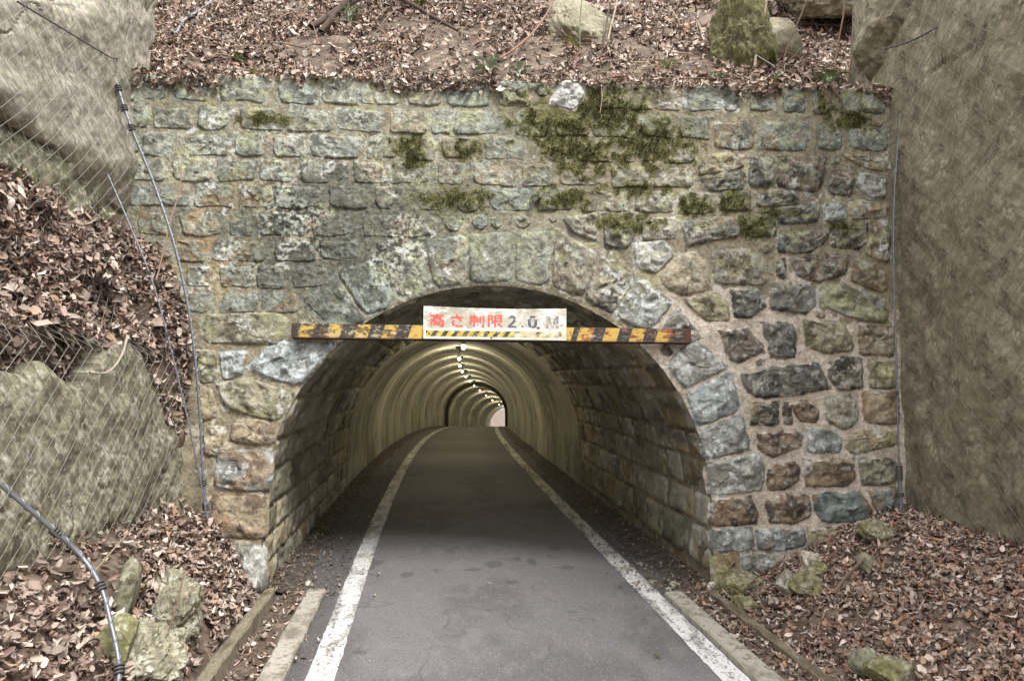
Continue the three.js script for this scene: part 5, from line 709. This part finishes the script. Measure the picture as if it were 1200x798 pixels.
// ---------------------------------------------------------------- lamps along the crown
{
  const SS = [5.3, 10.2, 14.6, 19, 23.4, 27.8, 32.2, 37.4, 43, 48.5, 54, 60];
  const brM = mat({ color: lin(0.05, 0.045, 0.04), roughness: 0.7 }), capM = mat({ color: lin(0.25, 0.24, 0.22), roughness: 0.5, metalness: 0.5 }), bulbM = mat({ color: lin(0.9, 0.88, 0.8), emissive: lin(1, 0.93, 0.72), emissiveIntensity: 5, roughness: 0.4 });
  const SC = 0.62; const cap = new THREE.LatheGeometry([[0.0, 0.075], [0.03, 0.075], [0.034, 0.03], [0.04, 0.0], [0.0, 0.0]].map((p) => new THREE.Vector2(...p)), 18), glob = new THREE.LatheGeometry([[0.036, 0], [0.05, -0.025], [0.055, -0.06], [0.047, -0.095], [0.026, -0.118], [0, -0.124]].map((p) => new THREE.Vector2(p[0] * SC, p[1] * SC)), 20), br = mergeGeometries([box(0.17, 0.06, 0.1, 0, 0.222, 0, 0.006), new THREE.CylinderGeometry(0.012, 0.012, 0.14, 8).translate(0, 0.13, 0)].map((g) => g.index ? g.toNonIndexed() : g));
  const proto = thing('tunnel_lamp', 'glowing bulb lamp on dark bracket first inside the tunnel mouth', 'lamp', [0, 0, 0], 'lamps along the tunnel crown');
  put('bracket', br, brM, proto); put('cap', cap, capM, proto); put('bulb', glob, bulbM, proto);
  const ord = ['first', 'second', 'third', 'fourth', 'fifth', 'sixth', 'seventh', 'eighth', 'ninth', 'tenth', 'eleventh', 'twelfth', 'thirteenth'];
  SS.forEach((s, i) => {
    const o = i ? proto.clone() : proto; if (i) { o.name = numbered('tunnel_lamp'); o.userData = { label: `glowing bulb lamp on the tunnel crown, ${ord[i]} from the mouth`, category: 'lamp', group: 'lamps along the tunnel crown' }; scene.add(o); }
    const q = vault(SPRING + R * (Math.PI / 2 - 0.015), R); o.position.set(axisX(s) + q[0], roadY(s) + q[1] - 0.25, -s);
    const l = new THREE.PointLight(lin(1, 0.895, 0.6), 0.55, 0, 2); l.position.set(0, -0.06, 0); l.castShadow = true; l.shadow.radius = 2; o.add(l);
  });
}

// ---------------------------------------------------------------- wire ropes, netting
const wireM = mat({ color: lin(0.22, 0.225, 0.25), metalness: 0.6, roughness: 0.5 }), darkWireM = mat({ color: lin(0.09, 0.085, 0.08), metalness: 0.3, roughness: 0.6 });
function rope(label, pts, r, clips = [], m = wireM) {
  const t = thing('wire_rope', label, 'wire rope'), c = new THREE.CatmullRomCurve3(pts.map(V3)); t.position.set(...pts[0]);
  const rel = pts.map((p) => [p[0] - pts[0][0], p[1] - pts[0][1], p[2] - pts[0][2]]); put('strand', tube(rel, r, r, 8), m, t);
  if (r > 0.006) { const H = [], n = Math.round(c.getLength() / 0.012), fr = c.computeFrenetFrames(n); for (let i = 0; i <= n; i++) { const p = c.getPointAt(i / n), a = i * 0.75; H.push(p.clone().addScaledVector(fr.normals[i], Math.cos(a) * r * 1.02).addScaledVector(fr.binormals[i], Math.sin(a) * r * 1.02).sub(V3(pts[0]))); } put('lay', new THREE.TubeGeometry(new THREE.CatmullRomCurve3(H), n, r * 0.42, 5), m, t); }
  for (const f of clips) { const p = c.getPointAt(f).sub(V3(pts[0])), tn = c.getTangentAt(f), q = new THREE.Quaternion().setFromUnitVectors(new THREE.Vector3(0, 1, 0), tn); const g = mergeGeometries([-1, 0, 1].map((k) => new THREE.TorusGeometry(r * 1.75, r * 0.55, 6, 14).rotateX(Math.PI / 2).translate(0, k * r * 1.5, 0)).concat(new THREE.CylinderGeometry(r * 0.7, r * 0.7, r * 5, 6).translate(r * 2.1, 0, r * 0.6))); g.applyQuaternion(q); put('clip', g, darkWireM, t).position.copy(p); }
  return t;
}
rope('grey wire rope with dark clips hanging along the left wall edge', [[-3.062, 4.335, 0.25], [-2.891, 3.827, 0.25], [-2.692, 3.32, 0.2], [-2.503, 2.799, 0.2], [-2.368, 2.249, 0.2], [-2.28, 1.6, 0.18], [-2.234, 0.971, 0.15], [-2.19, 0.673, 0.15]], 0.0115, [0.03, 0.07, 0.115, 0.16, 0.93, 0.98]);
rope('taut thin wire rope running from the boulder to the arch foot', [[-3.048, 3.571, 0.45], [-2.766, 2.946, 0.42], [-2.586, 2.491, 0.38], [-2.407, 1.836, 0.33], [-2.251, 1.113, 0.25], [-2.17, 0.649, 0.2]], 0.0065, [0.36, 0.52]);
rope('thick clipped wire rope lying on the leaves by the rocks', [[-2.5, 1.25, 2.2], [-2.32, 0.98, 2.02], [-2.17, 0.76, 1.9], [-2.04, 0.62, 1.95], [-1.95, 0.46, 2.01], [-1.84, 0.24, 2.12], [-1.8, 0.08, 2.3]], 0.012, [0.3, 0.55, 0.83]);
rope('dark thin cable stretched across the pale boulder', [[-2.84, 3.963, 1.665], [-2.84, 4.032, 1.28], [-2.84, 4.086, 0.963], [-2.86, 4.16, 0.62], [-3.0, 4.335, 0.25]], 0.006, [], darkWireM);
rope('thin wire rope hanging straight down the cliff beside the wall', [[3.66, 5.3, 0.12], [3.62, 4.3, 0.12], [3.5, 3.2, 0.11], [3.45, 1.715, 0.12], [3.42, 0.6, 0.13]], 0.0075, [0.78]);
rope('dark cable slanting over the cliff from the wall top', [[3.5, 4.66, 0.1], [3.58, 4.62, 0.3], [3.62, 4.58, 0.6], [3.66, 4.55, 1.0], [3.75, 4.5, 2.0]], 0.007, [], darkWireM);
rope('short clipped wire rope on the leafy slope above the wall', [[-3.1, 5.22, -0.98], [-3.13, 5.5, -1.22], [-3.06, 5.8, -1.5], [-3.0, 6.4, -2.0]], 0.012, [0.15, 0.3, 0.5]);
{ const t = thing('turnbuckle', 'steel turnbuckle at the bottom of the cliff wire rope', 'turnbuckle', [3.425, 0.62, 0.135]); put('rod', new THREE.CylinderGeometry(0.014, 0.014, 0.42, 10).translate(0, 0.24, 0), wireM, t); put('sleeve', new THREE.CylinderGeometry(0.026, 0.026, 0.12, 10).translate(0, 0.36, 0), darkWireM, t); put('nut', new THREE.CylinderGeometry(0.028, 0.028, 0.03, 6).translate(0, 0.18, 0), darkWireM, t); put('eye', new THREE.TorusGeometry(0.03, 0.01, 8, 18).translate(0, 0.0, 0), darkWireM, t); }
function net(label, surf, u0, u1, v0, v1, cell, r, tone) { // diamond netting over a surface: surf(u, v) -> point
  const g = []; for (const dir of [1, -1]) for (let c = -(v1 - v0); c < (u1 - u0); c += cell) {
    const pts = []; for (let v = v0; v <= v1; v += 0.05) { const k = v - v0, u = dir > 0 ? u0 + c + k : u1 - c - k; if (u < u0 || u > u1) { if (pts.length > 2) break; pts.length = 0; continue; } pts.push(V3(surf(u, v))); }
    if (pts.length > 3) g.push(new THREE.TubeGeometry(new THREE.CatmullRomCurve3(pts), pts.length, r, 3)); }
  const m = mergeGeometries(g); return put('rockfall_net', m, mat({ color: tone, metalness: 0.3, roughness: 0.7 }), null, label, 'netting');
}
net('diamond wire netting draped over the boulder bank', (z, y) => { const b = bankL(y, z); const face = interp([0.7, 0.9, 1.9, 2.1, 2.7, 2.9, 3.3, 5.0, 5.6], [-2.4, -2.38, -2.44, -2.7, -2.9, -2.88, -2.86, -3.1, -3.5], y); return [Math.max(b[0] + 0.05, face + 0.03 * (fbm(z * 2, y * 2, 5, 2) - 0.5)), b[1], z]; }, 0.18, 3.0, 0.75, 5.6, 0.12, 0.0017, lin(0.28, 0.265, 0.225));
net('diamond wire netting hung over the rock cliff', (z, y) => [cliff(y, z) - 0.025, y, z], 0.06, 3.0, 0.6, 6.0, 0.17, 0.0026, lin(0.25, 0.222, 0.162));

// ---------------------------------------------------------------- branches, stems, plants
const bark = (r, g, b) => mat({ color: lin(r, g, b), bumpMap: T.grainBump, bumpScale: 0.004 });
const hp = (x, z0, up = 0.03) => { const z = z0 < -0.8 ? z0 * 0.78 - 0.0 : z0; return [x, hillY(x, z) + up, z]; };
const stick = (name, label, pts, r0, r1, m) => { const t = put(name, tube(pts.map((p) => [p[0] - pts[0][0], p[1] - pts[0][1], p[2] - pts[0][2]]), r0, r1, 8, 0.35), m, null, label, name === 'log' ? 'log' : 'branch'); t.position.set(...pts[0]); return t; };
const darkB = bark(0.09, 0.06, 0.045), paleB = bark(0.42, 0.33, 0.24), midB = bark(0.22, 0.15, 0.11), redB = bark(0.34, 0.2, 0.15);
stick('log', 'pale bare log lying in leaves at the left wall top', [hp(-3.46, -0.86, 0.06), hp(-3.2, -0.72, 0.05), hp(-2.95, -0.62, 0.04)], 0.034, 0.02, paleB);
stick('branch', 'dark crooked branch sprawling on the slope', [hp(-1.8, -1.4, 0.12), hp(-1.5, -1.65, 0.24), hp(-1.25, -1.75, 0.3), hp(-0.9, -1.65, 0.24), hp(-0.6, -1.52, 0.16), hp(-0.3, -1.4, 0.1)], 0.036, 0.016, darkB);
stick('branch', 'dark branch crossing over the crooked branch', [hp(-1.7, -1.4, 0.06), hp(-1.5, -1.55, 0.3), hp(-1.33, -1.75, 0.5), hp(-1.2, -2.1, 0.8)], 0.034, 0.018, darkB);
stick('branch', 'thin arching reddish branch rising from the leaves above the arch', [hp(0.02, -0.9, 0.0), hp(0.3, -1.0, 0.12), hp(0.55, -1.2, 0.26), hp(0.72, -1.35, 0.5), hp(0.76, -1.4, 0.9)], 0.012, 0.007, redB);
stick('branch', 'thin pale branch lying right of the grey rock', [hp(1.2, -1.1, 0.06), hp(1.38, -0.9, 0.05), hp(1.62, -0.72, 0.03)], 0.016, 0.008, paleB);
stick('branch', 'dark bent stem beside the grey rock on the slope', [hp(1.1, -0.9, 0), hp(1.2, -1.15, 0.15), hp(1.27, -1.4, 0.3), hp(1.42, -1.8, 0.4)], 0.012, 0.007, darkB);
stick('branch', 'pale forked twig leaning over the grey rock', [hp(1.25, -1.3, 0.05), hp(1.3, -1.45, 0.12), hp(1.4, -1.7, 0.2), hp(1.5, -2.0, 0.3)], 0.012, 0.005, paleB);
const stems = [[0.93, -1.0, 0.0, 1.1, 0.006, 'thin straight green grey stem before the grey rock', 'g'], [2.66, -0.72, 0.16, 0.9, 0.016, 'pale straight sapling in front of the mossy boulder', 'p'], [3.42, -0.6, 0.14, 1.1, 0.011, 'slim tan sapling left of the root hollow', 'r'], [3.52, -0.58, 0.3, 1.1, 0.011, 'slim tan sapling leaning right before the root hollow', 'r'], [2.88, -0.7, 0.28, 0.35, 0.007, 'short dark stem beside the mossy boulder', 'd'], [2.95, -1.0, 0.35, 0.9, 0.009, 'grey stem slanting behind the mossy boulder', 'd'], [-0.62, -1.1, 0.02, 0.5, 0.005, 'thin dry stalk under the crooked branch', 'p'], [0.1, -0.8, -0.03, 0.45, 0.005, 'thin brown stalk by the leafy green plant', 'd'], [-2.2, -1.0, 0.1, 0.4, 0.004, 'dry stalk in the leaves left of the branch', 'p'], [1.75, -1.0, -0.15, 0.7, 0.006, 'brown stalk between grey rock and mossy boulder', 'd']];
for (const [x, z, lx, h, r, lab, c] of stems) { const b = hp(x, z, -0.02); stick('stem', lab, [b, [b[0] + lx * 0.3, b[1] + h * 0.35, b[2] - 0.02], [b[0] + lx * 0.62 + 0.02, b[1] + h * 0.7, b[2] + 0.02], [b[0] + lx, b[1] + h, b[2]]], r, r * 0.6, { g: bark(0.24, 0.25, 0.14), p: paleB, r: bark(0.3, 0.2, 0.14), d: midB }[c]); }
stick('branch', 'pale twig lying slantwise before the mossy boulder', [hp(2.35, -1.15, 0.45), hp(2.6, -1.0, 0.25), hp(2.85, -0.85, 0.12)], 0.008, 0.005, bark(0.36, 0.36, 0.36));
stick('stem', 'reddish dry stalk leaning on the left wall edge', [[-2.634, 2.55, 0.2], [-2.55, 3.0, 0.2], [-2.49, 3.3, 0.19], [-2.485, 3.54, 0.19]], 0.008, 0.004, bark(0.45, 0.3, 0.22));
stick('branch', 'pale curled twig on the olive rock face', [[-2.40, 1.75, 1.5], [-2.40, 1.76, 1.3], [-2.42, 1.88, 1.1], [-2.45, 2.02, 0.98]], 0.006, 0.008, bark(0.5, 0.42, 0.33));
stick('branch', 'brown twig poking from leaves towards the wall', [[-2.75, 2.45, 0.5], [-2.6, 2.4, 0.3], [-2.45, 2.5, 0.15]], 0.007, 0.003, redB);
stick('branch', 'thin pale twig sticking out of the bank leaves', [[-2.2, 0.62, 1.75], [-2.12, 0.75, 1.68], [-2.05, 0.86, 1.6]], 0.006, 0.003, paleB);
stick('branch', 'red brown straight twig lying on the knobbly rock', [[-1.9, 0.2, 1.45], [-1.86, 0.4, 1.42], [-1.84, 0.55, 1.4]], 0.006, 0.004, redB);
stick('branch', 'broken brown stick lying in the mound leaves', [[2.4, 0.24, 0.95], [2.6, 0.34, 0.8], [2.78, 0.42, 0.7]], 0.014, 0.01, midB);
stick('branch', 'dark curved stick low in the mound leaves', [[2.05, 0.08, 1.6], [2.14, 0.12, 1.45], [2.12, 0.13, 1.3]], 0.008, 0.005, darkB);
stick('branch', 'thin brown stick lying under the left arch foot', [[-2.1, 0.16, 0.3], [-1.9, 0.1, 0.24], [-1.74, 0.05, 0.2]], 0.008, 0.006, midB);
stick('branch', 'dry root hanging over the wall top beside the moss', [[0.98, 4.34, 0.02], [0.99, 4.2, 0.04], [0.97, 4.05, 0.04]], 0.006, 0.003, paleB);
stick('branch', 'dark root hanging over the right wall top', [[3.02, 4.36, 0.0], [3.1, 4.24, 0.04], [3.15, 4.08, 0.035]], 0.011, 0.006, bark(0.16, 0.12, 0.09));
for (let i = 0; i < 110; i++) { const x = rr(-3.6, 4), z = rr(-2.2, -0.25), a = rr(0, 6.28), l = i % 4 ? rr(0.12, 0.5) : rr(0.5, 1.1), p = hp(x, z, 0.13), e = hp(x + Math.cos(a) * l, z + Math.sin(a) * l * 0.7, rr(0.08, 0.25)); const o = put('twig', tube([[0, 0, 0], [(e[0] - p[0]) / 2, (e[1] - p[1]) / 2 + 0.02, (e[2] - p[2]) / 2], [e[0] - p[0], e[1] - p[1], e[2] - p[2]]], rr(0.004, 0.009), 0.003, 5), [midB, paleB, redB, darkB][i % 4], null, 'thin dry twig scattered over the leaves above the wall', 'twig', 'twigs on the slope'); o.position.set(...p); }
const green = [mat({ color: lin(0.2, 0.3, 0.13), roughness: 0.6 }), mat({ color: lin(0.34, 0.43, 0.3), roughness: 0.6 }), mat({ color: lin(0.3, 0.32, 0.12), roughness: 0.7 })];
function plant(label, pos, n, len, lw, gi, spread, up) { const t = thing('green_plant', label, 'plant', pos); put('stalk', tube([[0, -0.03, 0], [0.005, up * 0.5, 0.01], [0.0, up, 0.02]], 0.004, 0.002, 5), midB, t); const lg = leafGeo(lw, -0.6, 0.4, 0.8); for (let i = 0; i < n; i++) { const o = put('leaf', lg, green[gi], t), a = i * 2.4 + rr(-0.3, 0.3), e = rr(-0.2, 0.6), s = len * rr(0.7, 1.2); o.scale.set(s, s, s); o.rotation.set(0, a, e, 'YXZ'); o.position.set(Math.cos(a) * s * 0.5 * spread, up * rr(0.3, 1) + Math.sin(e) * s * 0.4, -Math.sin(a) * s * 0.5 * spread + 0.02); } return t; }
plant('broad leaved pale green plant at the wall edge above the arch', hp(0.02, -0.55), 12, 0.12, 0.3, 1, 1.4, 0.12);
plant('small green plant right beside the broad leaved plant', hp(0.3, -0.5), 8, 0.1, 0.3, 1, 1.2, 0.08);
plant('tuft of yellow green blades beyond the crooked branch', hp(-0.75, -1.95, 0.08), 26, 0.24, 0.06, 2, 0.9, 0.14);
plant('fine green weed at the foot of the crooked branch', hp(-1.45, -1.6, 0.1), 14, 0.15, 0.1, 1, 1, 0.1);
plant('small yellow green weed under the grey rock', hp(0.85, -1.05), 10, 0.11, 0.16, 2, 1.2, 0.1);
plant('grey green weed at the foot of the mossy boulder', hp(2.2, -0.5), 10, 0.09, 0.28, 1, 1.2, 0.05);
plant('low grassy weed between grey rock and mossy boulder', hp(1.75, -0.6), 24, 0.12, 0.07, 2, 1.2, 0.06);
plant('low grassy weed right of the mossy boulder', hp(2.75, -0.5), 20, 0.12, 0.07, 2, 1.1, 0.06);
plant('tiny bright green seedling rooted in the wall over the arch', [0.42, 3.28, 0.03], 4, 0.07, 0.34, 1, 0.9, 0.03);
plant('feathery green fern beside the overhanging rock at the wall top', hp(3.3, -0.5), 22, 0.16, 0.09, 0, 1.2, 0.1);
plant('small ivy sprig in the leaves left of the crooked branch', hp(-2.35, -0.6), 10, 0.08, 0.32, 0, 1.3, 0.05);
plant('dry yellowish grass tuft at the wall top near the log', hp(-2.1, -0.4), 22, 0.13, 0.05, 2, 1.0, 0.05);
renderer.render(scene, camera);
